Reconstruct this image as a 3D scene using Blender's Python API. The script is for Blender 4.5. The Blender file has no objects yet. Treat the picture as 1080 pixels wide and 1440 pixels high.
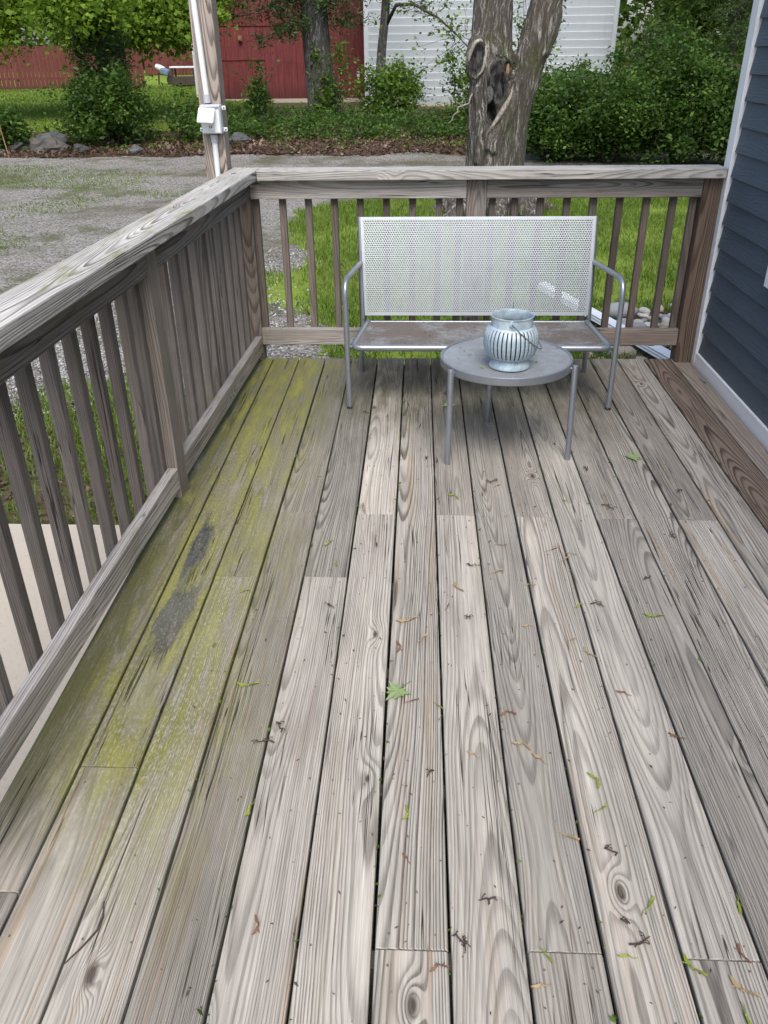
import bpy, bmesh, math, random
import numpy as np
from mathutils import Matrix, Vector
random.seed(7); RNG = np.random.default_rng(7)
S = bpy.context.scene; COL = S.collection
# ------------------------------------------------------------------ camera, sky, sun, exposure
cd = bpy.data.cameras.new("camera"); cam = bpy.data.objects.new("camera", cd); COL.objects.link(cam); S.camera = cam
cd.sensor_fit = 'VERTICAL'; cd.sensor_height = 36.0; cd.sensor_width = 27.0
cd.lens = 1150.9157 * 36.0 / 1440.0; cd.clip_start = 0.05; cd.clip_end = 600
PT, YW, RL = 0.51308, -0.044799, -0.0119119
_f = Vector((math.sin(YW)*math.cos(PT), math.cos(YW)*math.cos(PT), -math.sin(PT)))
_r = Vector((math.cos(YW), -math.sin(YW), 0)); _u = _r.cross(_f)
_r2 = math.cos(RL)*_r + math.sin(RL)*_u; _u2 = -math.sin(RL)*_r + math.cos(RL)*_u
_m = Matrix((_r2, _u2, -_f)).transposed().to_4x4(); _m.translation = Vector((0, 0, 1.4965)); cam.matrix_world = _m
W = bpy.data.worlds.new("World"); S.world = W; W.use_nodes = True
_n = W.node_tree.nodes; _bg = _n["Background"]
sky = _n.new("ShaderNodeTexSky"); sky.sky_type = 'NISHITA'; sky.sun_disc = False
SUN_EL, SUN_AZ = 54, 172      # degrees; azimuth measured clockwise from +Y (172 = almost straight behind the camera)
sky.sun_elevation = math.radians(SUN_EL); sky.sun_rotation = math.radians(SUN_AZ)
sky.air_density = 1.0; sky.dust_density = 3.0; sky.ozone_density = 1.0
W.node_tree.links.new(sky.outputs[0], _bg.inputs[0]); _bg.inputs[1].default_value = 0.12
sl = bpy.data.lights.new("sun", 'SUN'); sun = bpy.data.objects.new("sun", sl); COL.objects.link(sun)
sl.energy = 1.5; sl.angle = math.radians(32); sl.color = (1.0, 0.985, 0.95)
_e, _a = math.radians(SUN_EL), math.radians(SUN_AZ)
_to = Vector((math.sin(_a)*math.cos(_e), math.cos(_a)*math.cos(_e), math.sin(_e)))
sun.rotation_euler = _to.to_track_quat('Z', 'Y').to_euler()
S.view_settings.view_transform = 'Standard'; S.view_settings.look = 'None'; S.view_settings.gamma = 1
S.view_settings.use_curve_mapping = False; S.view_settings.exposure = 0.98
S.cycles.max_bounces = 6; S.cycles.transparent_max_bounces = 8

# ------------------------------------------------------------------ object helpers
WM = {}
def _place(o, M, parent):
    if parent is not None:
        o.parent = parent; o.matrix_basis = WM[parent.name].inverted() @ M
    else:
        o.matrix_basis = M
    WM[o.name] = M.copy()
def tag(o, label=None, cat=None, group=None, kind=None):
    if label: o["label"] = label
    if cat: o["category"] = cat
    if group: o["group"] = group
    if kind: o["kind"] = kind
    return o
def empty(name, loc=(0, 0, 0), label=None, cat=None, group=None, kind=None):
    o = bpy.data.objects.new(name, None); COL.objects.link(o); o.empty_display_size = .1
    _place(o, Matrix.Translation(loc), None)
    return tag(o, label, cat, group, kind)
def link(name, me, parent=None, M=None, col=None):
    o = bpy.data.objects.new(name, me); COL.objects.link(o); _place(o, M or Matrix.Identity(4), parent)
    if col: o.color = col
    return o
def mk(name, v, f, mat, smooth=False):
    me = bpy.data.meshes.new(name); me.from_pydata([tuple(p) for p in v], [], f); me.materials.append(mat)
    if smooth: me.polygons.foreach_set("use_smooth", [True]*len(me.polygons))
    me.update(); return me
def mk_np(name, V, F, mat, attr=None, smooth=False):
    """V (n,3), F (m,k) with a constant k"""
    me = bpy.data.meshes.new(name); n, (m, k) = len(V), F.shape
    me.vertices.add(n); me.vertices.foreach_set("co", np.ascontiguousarray(V, np.float32).ravel())
    me.loops.add(m*k); me.loops.foreach_set("vertex_index", np.ascontiguousarray(F, np.int32).ravel())
    me.polygons.add(m); me.polygons.foreach_set("loop_start", np.arange(0, m*k, k, dtype=np.int32))
    me.polygons.foreach_set("loop_total", np.full(m, k, np.int32))
    if smooth: me.polygons.foreach_set("use_smooth", np.ones(m, bool))
    me.update(calc_edges=True)
    if attr is not None:
        a = me.attributes.new("rnd", 'FLOAT', 'POINT'); a.data.foreach_set("value", np.ascontiguousarray(attr, np.float32))
    me.materials.append(mat); return me
def frame(x, y, z, loc):
    M = Matrix((Vector(x), Vector(y), Vector(z))).transposed().to_4x4(); M.translation = Vector(loc); return M
_PC = {}
def plank_mesh(Wd, L, T, mat, r=.004):
    """a sawn board: width on x, length on y, thickness on z, eased edges, ends cut square"""
    key = (round(Wd, 4), round(L, 4), round(T, 4), r, mat.name)
    if key in _PC: return _PC[key]
    a, b = Wd/2, T/2; k = r*.3
    sec = [(-a, -b+r), (-a+k, -b+k), (-a+r, -b), (a-r, -b), (a-k, -b+k), (a, -b+r), (a, b-r), (a-k, b-k), (a-r, b), (-a+r, b), (-a+k, b-k), (-a, b-r)]
    n = len(sec); ys = [-L/2, -L/2+.0015, L/2-.0015, L/2]; v = []
    for i, y in enumerate(ys):
        s = .0012 if i in (0, 3) else 0
        v += [(x - math.copysign(s, x), y, z - math.copysign(s, z)) for x, z in sec]
    f = [list(range(n))[::-1][::-1], [3*n+i for i in range(n)][::-1]]
    for j in range(3):
        for i in range(n):
            f.append([j*n+i, (j+1)*n+i, (j+1)*n+(i+1) % n, j*n+(i+1) % n])
    me = mk("board", v, f, mat); bm = bmesh.new(); bm.from_mesh(me); bmesh.ops.recalc_face_normals(bm, faces=bm.faces); bm.to_mesh(me); bm.free()
    _PC[key] = me; return me
def plank(name, parent, mat, Wd, L, T, M, col=(0, .5, .5, 1), r=.004):
    return link(name, plank_mesh(Wd, L, T, mat, r), parent, M, col)
def box_np(cs):
    """joined boxes: (x0,x1,y0,y1,z0,z1)"""
    v, f = [], []
    for (x0, x1, y0, y1, z0, z1) in cs:
        b = len(v); v += [(x0, y0, z0), (x1, y0, z0), (x1, y1, z0), (x0, y1, z0), (x0, y0, z1), (x1, y0, z1), (x1, y1, z1), (x0, y1, z1)]
        f += [[b, b+3, b+2, b+1], [b+4, b+5, b+6, b+7], [b, b+1, b+5, b+4], [b+1, b+2, b+6, b+5], [b+2, b+3, b+7, b+6], [b+3, b, b+4, b+7]]
    return v, f
def bevel_box(name, dims, mat, r=.004, seg=2):
    bm = bmesh.new(); bmesh.ops.create_cube(bm, size=1); bmesh.ops.scale(bm, vec=dims, verts=bm.verts)
    bmesh.ops.bevel(bm, geom=bm.edges[:], offset=r, segments=seg, affect='EDGES', profile=.5)
    me = bpy.data.meshes.new(name); bm.to_mesh(me); bm.free(); me.materials.append(mat); return me
def tube_vf(path, rad, n=10, closed=False, caps=True):
    P = [Vector(p) for p in path]; m = len(P); R = rad if hasattr(rad, '__len__') else [rad]*m
    v, f = [], []; up = None
    for i in range(m):
        t = (P[(i+1) % m]-P[i-1]) if closed else (P[min(i+1, m-1)]-P[max(i-1, 0)])
        t.normalize()
        if up is None:
            up = Vector((0, 0, 1)) if abs(t.z) < .9 else Vector((0, 1, 0))
        a = up - t*up.dot(t); a.normalize(); up = a; b = t.cross(a)
        for k in range(n):
            q = 2*math.pi*k/n; v.append(P[i] + (a*math.cos(q)+b*math.sin(q))*R[i])
    for i in range(m if closed else m-1):
        for k in range(n):
            j = (i+1) % m; f.append([i*n+k, i*n+(k+1) % n, j*n+(k+1) % n, j*n+k])
    if caps and not closed:
        f.append(list(range(n))[::-1]); f.append([(m-1)*n+k for k in range(n)])
    return v, f
def join_vf(parts):
    v, f = [], []
    for a, b in parts:
        o = len(v); v += list(a); f += [[i+o for i in q] for q in b]
    return v, f
def shade_auto(me, ang=40):
    me.polygons.foreach_set("use_smooth", [True]*len(me.polygons)); me.set_sharp_from_angle(angle=math.radians(ang))
def tube(name, parent, mat, path, rad, n=10, closed=False, col=None):
    v, f = tube_vf(path, rad, n, closed); me = mk(name, v, f, mat); shade_auto(me, 50); return link(name, me, parent, None, col)
def bend(pts, r, seg=6):
    """round the corners of a polyline"""
    P = [Vector(p) for p in pts]; out = [P[0]]
    for i in range(1, len(P)-1):
        a, b, c = P[i-1], P[i], P[i+1]; u = (a-b); w = (c-b); rr = min(r, u.length*.49, w.length*.49)
        s, e = b+u.normalized()*rr, b+w.normalized()*rr
        for k in range(seg+1):
            t = k/seg; out.append(s*(1-t)**2 + b*2*t*(1-t) + e*t*t)
    return out+[P[-1]]
def lathe_vf(prof, n=32):
    v, f = [], []
    for (r, z) in prof:
        for k in range(n): v.append((r*math.cos(2*math.pi*k/n), r*math.sin(2*math.pi*k/n), z))
    for i in range(len(prof)-1):
        for k in range(n): f.append([i*n+k, i*n+(k+1) % n, (i+1)*n+(k+1) % n, (i+1)*n+k])
    return v, f

# ------------------------------------------------------------------ node helpers
class NT:
    def __init__(s, name):
        s.m = bpy.data.materials.new(name); s.m.use_nodes = True; s.t = s.m.node_tree; s.n = s.t.nodes
        s.b = s.n["Principled BSDF"]; s.out = s.n["Material Output"]
    def _in(s, sock, v):
        if v is None: return
        if isinstance(v, bpy.types.NodeSocket): s.t.links.new(v, sock)
        else:
            if isinstance(v, (tuple, list)) and sock.type == 'RGBA' and len(v) == 3: v = (*v, 1)
            sock.default_value = v
    def math(s, op, a, b=None, c=None, clamp=False):
        n = s.n.new("ShaderNodeMath"); n.operation = op; n.use_clamp = clamp
        s._in(n.inputs[0], a); s._in(n.inputs[1], b); s._in(n.inputs[2], c); return n.outputs[0]
    def vec(s, x, y, z):
        n = s.n.new("ShaderNodeCombineXYZ"); s._in(n.inputs[0], x); s._in(n.inputs[1], y); s._in(n.inputs[2], z); return n.outputs[0]
    def sep(s, v):
        n = s.n.new("ShaderNodeSeparateXYZ"); s._in(n.inputs[0], v); return n.outputs
    def noise(s, v, scale=5, detail=3, rough=.5, dim='3D', dist=0):
        n = s.n.new("ShaderNodeTexNoise"); n.noise_dimensions = dim
        if dim == '1D': s._in(n.inputs['W'], v)
        else: s._in(n.inputs['Vector'], v)
        n.inputs['Scale'].default_value = scale; n.inputs['Detail'].default_value = detail; n.inputs['Roughness'].default_value = rough
        n.inputs['Distortion'].default_value = dist; return n.outputs[0]
    def vor(s, v, scale=5, dim='3D', feat='F1', rnd=1):
        n = s.n.new("ShaderNodeTexVoronoi"); n.voronoi_dimensions = dim; n.feature = feat; s._in(n.inputs['Vector'], v)
        n.inputs['Scale'].default_value = scale; n.inputs['Randomness'].default_value = rnd; return n.outputs
    def mix(s, f, a, b, mode='MIX'):
        n = s.n.new("ShaderNodeMix"); n.data_type = 'RGBA'; n.blend_type = mode; n.clamp_factor = True
        s._in(n.inputs[0], f); s._in(n.inputs[6], a); s._in(n.inputs[7], b); return n.outputs[2]
    def ss(s, v, a, b, lo=0., hi=1.):
        n = s.n.new("ShaderNodeMapRange"); n.interpolation_type = 'SMOOTHSTEP'
        s._in(n.inputs[0], v); n.inputs[1].default_value = a; n.inputs[2].default_value = b; n.inputs[3].default_value = lo; n.inputs[4].default_value = hi
        return n.outputs[0]
    def coord(s, which='Object'):
        return s.n.new("ShaderNodeTexCoord").outputs[which]
    def pos(s): return s.n.new("ShaderNodeNewGeometry").outputs['Position']
    def info(s): return s.n.new("ShaderNodeObjectInfo").outputs
    def attr(s, name):
        n = s.n.new("ShaderNodeAttribute"); n.attribute_name = name; return n.outputs['Fac']
    def bump(s, h, dist=.01, strength=1, prev=None):
        n = s.n.new("ShaderNodeBump"); n.inputs['Strength'].default_value = strength; n.inputs['Distance'].default_value = dist
        s._in(n.inputs['Height'], h)
        if prev is not None: s.t.links.new(prev, n.inputs['Normal'])
        return n.outputs[0]
    def done(s, col=None, rough=.8, metal=0., spec=.3, normal=None):
        s._in(s.b.inputs['Base Color'], col); s._in(s.b.inputs['Roughness'], rough); s._in(s.b.inputs['Metallic'], metal)
        s._in(s.b.inputs['Specular IOR Level'], spec)
        if normal is not None: s._in(s.b.inputs['Normal'], normal)
        return s.m

# ------------------------------------------------------------------ wood
def wood(name, light, dark, blight=(.135, .088, .060), bdark=(.034, .021, .014), stains=False, ring_mm=3.7, knots=1.0, mossy=.0):
    """weathered sawn timber. Object colour: r = brownness, g = brightness (.5 neutral), b = ring contrast"""
    t = NT(name); M = t.math
    x, y, z = t.sep(t.coord('Object')); inf = t.info(); rnd = inf['Random']; cr, cg, cb = t.sep(inf['Color'])
    s1 = M('MULTIPLY', rnd, 917.3); s2 = M('MULTIPLY', M('FRACT', M('MULTIPLY', rnd, 37.77)), 531.1); h3 = M('FRACT', M('MULTIPLY', rnd, 113.13)); h4 = M('FRACT', M('MULTIPLY', rnd, 71.9))
    ys = M('ADD', y, s1)
    nx = t.noise(M('ADD', M('MULTIPLY', y, .45), s1), 1, 1, .4, '1D'); nz = t.noise(M('ADD', M('MULTIPLY', y, .55), s2), 1, 2, .5, '1D')
    wob = t.noise(t.vec(M('MULTIPLY', x, 7), M('MULTIPLY', ys, 1.5), s2), 1, 3, .6)
    X = M('ADD', M('ADD', x, M('MULTIPLY', M('SUBTRACT', nx, .5), .10)), M('MULTIPLY', M('SUBTRACT', h3, .5), .15))
    X = M('ADD', X, M('MULTIPLY', M('SUBTRACT', wob, .5), .009))
    Z = M('ADD', M('ADD', z, M('MULTIPLY', M('SUBTRACT', nz, .5), .06)), M('MULTIPLY_ADD', h4, .09, .018))
    Z = M('ADD', Z, M('MULTIPLY', y, M('MULTIPLY', M('SUBTRACT', M('FRACT', M('MULTIPLY', rnd, 257.3)), .5), .05)))
    r = M('SQRT', M('ADD', M('MULTIPLY', X, X), M('MULTIPLY', Z, Z)))
    # knots: cells of the board face, some of them hold one
    kv = t.n.new("ShaderNodeTexVoronoi"); kv.voronoi_dimensions = '2D'; kv.inputs['Scale'].default_value = 1
    t._in(kv.inputs['Vector'], t.vec(M('ADD', M('DIVIDE', x, .16), s2), M('ADD', M('DIVIDE', y, .42), s1), 0))
    kx, ky, _ = t.sep(kv.outputs['Position']); kr, kg, kb = t.sep(kv.outputs['Color'])
    dx = M('MULTIPLY', M('SUBTRACT', M('ADD', M('DIVIDE', x, .16), s2), kx), .16); dy = M('MULTIPLY', M('SUBTRACT', M('ADD', M('DIVIDE', y, .42), s1), ky), .42)
    has = M('GREATER_THAN', kr, 1-.13*knots); ksz = M('MULTIPLY_ADD', kg, .007, .0035)
    ydk = M('MULTIPLY', dy, .42)
    d = M('SQRT', M('ADD', M('MULTIPLY', dx, dx), M('MULTIPLY', ydk, ydk)))
    dn = M('DIVIDE', d, ksz)
    infl = M('MULTIPLY', M('MULTIPLY', M('EXPONENT', M('MULTIPLY', M('POWER', M('DIVIDE', d, .021), 2), -1)), M('MULTIPLY_ADD', kg, .016, .006)), has)
    r = M('ADD', r, infl)
    warp = t.noise(M('MULTIPLY', r, 60), 1, 1, .5, '1D')
    ph = M('ADD', M('DIVIDE', r, M('MULTIPLY', M('MULTIPLY_ADD', M('FRACT', M('MULTIPLY', rnd, 411.7)), .65, .86), ring_mm/1000.)), M('MULTIPLY', warp, 1.8))
    fr = M('FRACT', ph)
    rid = t.noise(M('FLOOR', ph), 3.7, 0, .5, '1D')
    ring = M('MULTIPLY', t.ss(fr, .35, .80), M('SUBTRACT', 1, t.ss(fr, .90, 1.0)))
    ring = M('MULTIPLY', ring, M('MULTIPLY_ADD', t.noise(t.vec(M('MULTIPLY', x, 260), M('MULTIPLY', ys, 12), s2), 1, 3, .7), 1.3, .35))
    ring = M('MULTIPLY', ring, M('MULTIPLY_ADD', rid, 1.1, .25))
    core = M('MULTIPLY', M('SUBTRACT', 1, t.ss(dn, .55, 1.15)), has)
    halo = M('MULTIPLY', M('MULTIPLY', t.ss(dn, .6, 1.0), M('SUBTRACT', 1, t.ss(dn, 1.0, 1.5))), has)
    fib = t.noise(t.vec(M('MULTIPLY', x, 420), M('MULTIPLY', ys, 7), M('MULTIPLY', z, 420)), 1, 2, .6)
    fib2 = t.noise(t.vec(M('MULTIPLY', x, 95), M('MULTIPLY', ys, 2.2), M('MULTIPLY', z, 95)), 1, 3, .6)
    blotch = t.noise(t.vec(M('MULTIPLY', x, 9), M('MULTIPLY', ys, 2.4), s2), 1, 4, .6)
    stk = t.noise(t.vec(M('MULTIPLY', x, 32), M('MULTIPLY', ys, .9), s1), 1, 3, .6)
    ck = t.noise(t.vec(M('ADD', M('MULTIPLY', x, 75), M('MULTIPLY', wob, 1.5)), M('MULTIPLY', ys, 1.1), M('MULTIPLY', z, 75)), 1, 1, .5)
    crack = M('MULTIPLY', M('SUBTRACT', 1, t.ss(M('ABSOLUTE', M('SUBTRACT', ck, .5)), .004, .016)), t.ss(t.noise(t.vec(M('MULTIPLY', x, 14), M('MULTIPLY', ys, 1.6), s1), 1, 2, .5), .52, .62))
    L = t.mix(cr, (*light, 1), (*blight, 1)); D = t.mix(cr, (*dark, 1), (*bdark, 1))
    warm = t.ss(stk, .5, .72); L = t.mix(M('MULTIPLY', warm, M('MULTIPLY', M('FRACT', M('MULTIPLY', rnd, 19.3)), .95)), L, t.mix(cr, (light[0]*.90, light[1]*.76, light[2]*.62, 1), (.17, .10, .06, 1)))
    c = t.mix(M('MULTIPLY', ring, M('MULTIPLY_ADD', cb, .80, .24), clamp=True), L, D)
    g = M('MULTIPLY', M('MULTIPLY', M('MULTIPLY_ADD', fib, .95, .53), M('MULTIPLY_ADD', fib2, .75, .625)), M('MULTIPLY_ADD', blotch, .7, .65))
    g = M('MULTIPLY', g, M('MULTIPLY', cg, 2.0)); g = M('MULTIPLY', g, M('MULTIPLY_ADD', h4, .36, .80))
    n = t.n.new("ShaderNodeVectorMath"); n.operation = 'SCALE'; t._in(n.inputs[0], c); t._in(n.inputs['Scale'], g); c = n.outputs[0]
    c = t.mix(M('MULTIPLY', core, .85), c, (.05, .035, .028, 1)); c = t.mix(M('MULTIPLY', halo, .45), c, (.06, .045, .035, 1))
    if stains or mossy:
        gp = t.pos(); wx, wy, wz = t.sep(gp)
        b1 = t.noise(gp, 3.0, 4, .6); b2 = t.noise(t.vec(M('MULTIPLY', wx, 22), M('MULTIPLY', wy, 3.4), wz), 1, 5, .68)
        nrm = t.sep(t.n.new("ShaderNodeNewGeometry").outputs['Normal'])[2]
    if stains:
        # algae: thickest on the outer boards, thinning across the deck; a fainter film along the far end, with bench and table shade painted in
        fx = M('SUBTRACT', 1, t.ss(M('ADD', wx, M('MULTIPLY', M('SUBTRACT', b1, .5), .35)), -.66, -.30))
        fy = M('MULTIPLY', t.ss(M('ADD', M('MULTIPLY_ADD', wx, .6, wy), M('MULTIPLY', M('SUBTRACT', b1, .5), .5)), .50, 1.05), 1.0)
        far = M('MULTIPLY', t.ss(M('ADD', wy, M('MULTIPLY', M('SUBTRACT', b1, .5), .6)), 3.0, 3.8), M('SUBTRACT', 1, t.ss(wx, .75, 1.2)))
        mo = M('MULTIPLY', M('MULTIPLY', fx, fy), t.ss(b2, .26, .58, .40, 1.0))
        gr = t.noise(t.vec(M('MULTIPLY', wx, 170), M('MULTIPLY', wy, 60), wz), 1, 4, .7); mo = M('MULTIPLY', M('MULTIPLY', mo, M('MULTIPLY_ADD', blotch, .8, .50)), t.ss(gr, .30, .58, .35, 1.15), clamp=True)
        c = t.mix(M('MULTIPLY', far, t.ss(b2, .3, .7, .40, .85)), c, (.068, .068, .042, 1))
        c = t.mix(M('MULTIPLY', mo, .95, clamp=True), c, t.mix(t.ss(b2, .35, .68), (.105, .106, .034, 1), (.235, .235, .046, 1)))
        # black-green film beside the bottom rail
        dk = M('MULTIPLY', M('SUBTRACT', 1, t.ss(M('ADD', wx, M('MULTIPLY', M('SUBTRACT', b2, .5), .2)), -.90, -.80)), M('MULTIPLY', t.ss(wy, 1.0, 1.3), t.ss(b2, .3, .6, .3, .9)))
        c = t.mix(M('MULTIPLY', dk, .8), c, (.052, .052, .024, 1))
        # blue-grey spill stain: two joined blots
        def blot(cx, cy, rx, ry, ang):
            ux = M('SUBTRACT', wx, cx); uy = M('SUBTRACT', wy, cy); ca, sa = math.cos(ang), math.sin(ang)
            a = M('DIVIDE', M('ADD', M('MULTIPLY', ux, ca), M('MULTIPLY', uy, sa)), rx); b = M('DIVIDE', M('SUBTRACT', M('MULTIPLY', uy, ca), M('MULTIPLY', ux, sa)), ry)
            dd = M('SQRT', M('ADD', M('MULTIPLY', a, a), M('MULTIPLY', b, b)))
            return M('SUBTRACT', 1, t.ss(M('ADD', dd, M('MULTIPLY', M('SUBTRACT', b2, .5), 2.4)), .45, 1.05))
        sp = M('MAXIMUM', blot(-.755, 2.40, .042, .30, .0), M('MULTIPLY', blot(-.735, 1.98, .075, .24, .0), .85))
        c = t.mix(M('MULTIPLY', sp, M('MULTIPLY', t.ss(b2, .25, .65, .55, 1.05), t.ss(gr, .28, .55, .45, 1.1))), c, t.mix(t.ss(b1, .4, .6), (.036, .041, .048, 1), (.085, .088, .090, 1)))
        # pale lichen-white scuffs
        sc = M('MULTIPLY', blot(-.73, 1.66, .06, .16, 0), t.ss(b2, .45, .6)); c = t.mix(M('MULTIPLY', sc, .55), c, (.26, .26, .22, 1))
    if mossy:
        mm = M('MULTIPLY', t.ss(b2, .5, .72), M('MULTIPLY', M('SUBTRACT', 1, t.ss(wx, -.8, -.5)), mossy)); c = t.mix(M('MULTIPLY', mm, t.ss(nrm, -.2, .3)), c, (.19, .19, .06, 1))
    c = t.mix(M('MULTIPLY', crack, .92), c, (.025, .02, .016, 1))
    hgt = M('ADD', M('MULTIPLY', ring, .55), M('ADD', M('MULTIPLY', fib, .45), M('MULTIPLY', crack, -1.6)))
    hgt = M('ADD', hgt, M('MULTIPLY', fib2, .6))
    return t.done(c, .85, 0, .22, t.bump(hgt, .0016, .9))
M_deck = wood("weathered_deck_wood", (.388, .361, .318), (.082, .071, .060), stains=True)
M_rail = wood("weathered_rail_wood", (.225, .210, .195), (.055, .048, .043), mossy=.55, knots=.45)
M_bal = wood("baluster_wood", (.215, .20, .188), (.055, .048, .043), mossy=.4, knots=0)
M_cap = wood("bleached_cap_wood", (.40, .385, .36), (.105, .098, .090), mossy=.9, knots=.6)

# ------------------------------------------------------------------ other materials
def plain(name, col, rough=.6, metal=0, spec=.4, var=.12, scale=12, bump=0, bscale=60, tint=None):
    t = NT(name); p = t.coord('Object'); n = t.noise(p, scale, 4, .6)
    c = t.mix(n, tuple(v*(1-var) for v in col), tuple(min(1, v*(1+var)) for v in col))
    if tint: c = t.mix(t.ss(t.noise(p, scale*.4, 4, .65), .52, .72), c, tint)
    nm = t.bump(t.noise(p, bscale, 4, .6), .004, bump) if bump else None
    return t.done(c, rough, metal, spec, nm)
def paint_white():
    t = NT("white_trim_paint"); p = t.pos(); x, y, z = t.sep(p)
    n = t.noise(p, 3, 5, .6); fl = t.noise(t.vec(t.math('MULTIPLY', x, 60), t.math('MULTIPLY', y, 5), t.math('MULTIPLY', z, 60)), 1, 3, .6)
    c = t.mix(t.ss(n, .35, .75), (.80, .81, .82), (.70, .71, .71))
    dirt = t.math('MULTIPLY', t.math('SUBTRACT', 1, t.ss(t.math('ADD', z, t.math('MULTIPLY', n, .05)), .01, .06)), .5)
    return t.done(t.mix(dirt, c, (.35, .31, .26)), .5, 0, .4, t.bump(fl, .001, .4))
M_white = paint_white()
def siding_mat():
    t = NT("blue_grey_siding_paint"); x, y, z = t.sep(t.coord('Object')); r = t.math('MULTIPLY', t.info()['Random'], 300)
    w = t.noise(t.vec(t.math('MULTIPLY', x, 8), t.math('ADD', t.math('MULTIPLY', y, 2), r), 0), 1, 2, .5)
    g = t.noise(t.vec(t.math('ADD', t.math('MULTIPLY', x, 130), t.math('MULTIPLY', w, 9)), t.math('ADD', t.math('MULTIPLY', y, 5), r), 0), 1, 3, .6)
    n = t.noise(t.pos(), 2.2, 4, .6)
    c = t.mix(n, (.058, .081, .107), (.076, .100, .128)); c = t.mix(t.math('MULTIPLY', t.ss(g, .5, .75), .25), c, (.075, .09, .11)); wz = t.sep(t.pos())[2]; c = t.mix(t.math('MULTIPLY', t.math('SUBTRACT', 1, t.ss(t.math('ADD', wz, t.math('MULTIPLY', n, .25)), .15, .45)), .3), c, (.12, .115, .105))
    return t.done(c, .55, 0, .35, t.bump(t.ss(g, .38, .62), .0016, .7))
M_siding = siding_mat()
def metal_paint(name, col, metal, rough, grime=0.):
    t = NT(name); p = t.pos(); n = t.noise(p, 14, 4, .6); n2 = t.noise(p, 160, 2, .5)
    c = t.mix(n, tuple(v*.88 for v in col), tuple(min(1, v*1.1) for v in col)); c = t.mix(t.math('MULTIPLY', t.ss(n2, .62, .72), .35), c, (.13, .12, .11))
    if grime:
        g = t.math('MULTIPLY', t.ss(t.math('ADD', t.noise(p, 5, 5, .65), t.math('MULTIPLY', t.noise(p, 45, 3, .6), .25)), .42, .72), grime)
        c = t.mix(g, c, (.135, .118, .106)); metal = t.math('MULTIPLY', t.math('SUBTRACT', 1, g), metal); rough = t.math('MULTIPLY_ADD', g, .35, rough)
    return t.done(c, rough, metal, .5)
M_metal = metal_paint("silver_metal_paint", (.30, .325, .36), .65, .34)
M_mback = metal_paint("pale_silver_sheet", (.415, .45, .47), .30, .42)
M_mseat = metal_paint("grimy_silver_sheet", (.31, .32, .335), .35, .45, 1.0)
M_mtop = metal_paint("dusty_silver_sheet", (.34, .38, .42), .4, .42, .42)
def zinc():
    t = NT("whitewashed_zinc"); p = t.coord('Object'); n = t.noise(p, 18, 5, .65); m = t.noise(p, 70, 3, .6)
    c = t.mix(t.ss(n, .35, .65), (.30, .405, .48), (.54, .635, .69)); c = t.mix(t.math('MULTIPLY', t.ss(m, .6, .72), .6), c, (.20, .23, .25))
    return t.done(c, .5, .25, .4, t.bump(m, .001, .3))
M_zinc = zinc()
M_wire = plain("grey_wire", (.22, .23, .24), .45, .7)
M_dark = plain("dark_residue", (.035, .028, .022), .9)
M_screw = plain("rusty_screw", (.20, .175, .15), .6, .3, var=.6, scale=9)
M_pvc = plain("white_pvc", (.74, .76, .77), .4, 0, .45, .04)
M_boxg = plain("grey_plastic", (.43, .46, .50), .45, 0, .45, .05)
def concrete():
    t = NT("concrete_surface"); p = t.pos(); a = t.noise(p, 1.6, 5, .6); b = t.noise(p, 60, 4, .65)
    c = t.mix(a, (.37, .325, .265), (.50, .45, .38)); c = t.mix(t.math('MULTIPLY', t.ss(b, .52, .7), .35), c, (.27, .24, .21))
    return t.done(c, .9, 0, .2, t.bump(b, .003, .5))
M_conc = concrete()
def gravel():
    t = NT("crushed_gravel"); p = t.pos(); v = t.vor(p, 34); v2 = t.vor(p, 75); a = t.noise(p, .55, 5, .6); h = t.sep(v['Color'])[0]
    c = t.mix(h, (.128, .116, .102), (.345, .322, .29)); c = t.mix(t.ss(t.sep(v2['Color'])[1], .62, 1), c, (.46, .44, .405))
    c = t.mix(t.math('MULTIPLY', t.ss(a, .46, .64), .6), c, (.125, .098, .072)); a2 = t.noise(p, 1.1, 5, .65); c = t.mix(t.math('MULTIPLY', t.ss(a2, .47, .64), .62), c, (.10, .115, .045))
    d = t.math('ADD', v['Distance'], t.math('MULTIPLY', v2['Distance'], .6)); c = t.mix(t.math('MULTIPLY', t.ss(v['Distance'], .45, .8), .6), c, (.05, .045, .04))
    return t.done(c, .9, 0, .2, t.bump(t.math('SUBTRACT', 1, d), .02, .8))
M_gravel = gravel()
def soil(name, a, b, cc, sc=3.):
    t = NT(name); p = t.pos(); n = t.noise(p, sc, 5, .65); m = t.noise(p, 38, 4, .7); v = t.vor(p, 26)
    c = t.mix(t.ss(n, .35, .65), a, b); c = t.mix(t.math('MULTIPLY', t.ss(t.sep(v['Color'])[0], .45, 1), .5), c, cc)
    return t.done(c, .95, 0, .1, t.bump(t.math('ADD', m, t.math('MULTIPLY', v['Distance'], -.5)), .03, .9))
M_soil = soil("earth_with_moss", (.085, .062, .042), (.085, .095, .035), (.17, .135, .095))
M_lawn = soil("lawn_ground", (.15, .22, .03), (.22, .31, .045), (.15, .15, .06), .7)
M_mulch = soil("fallen_leaf_mulch", (.075, .042, .030), (.125, .08, .055), (.19, .14, .10))
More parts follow.
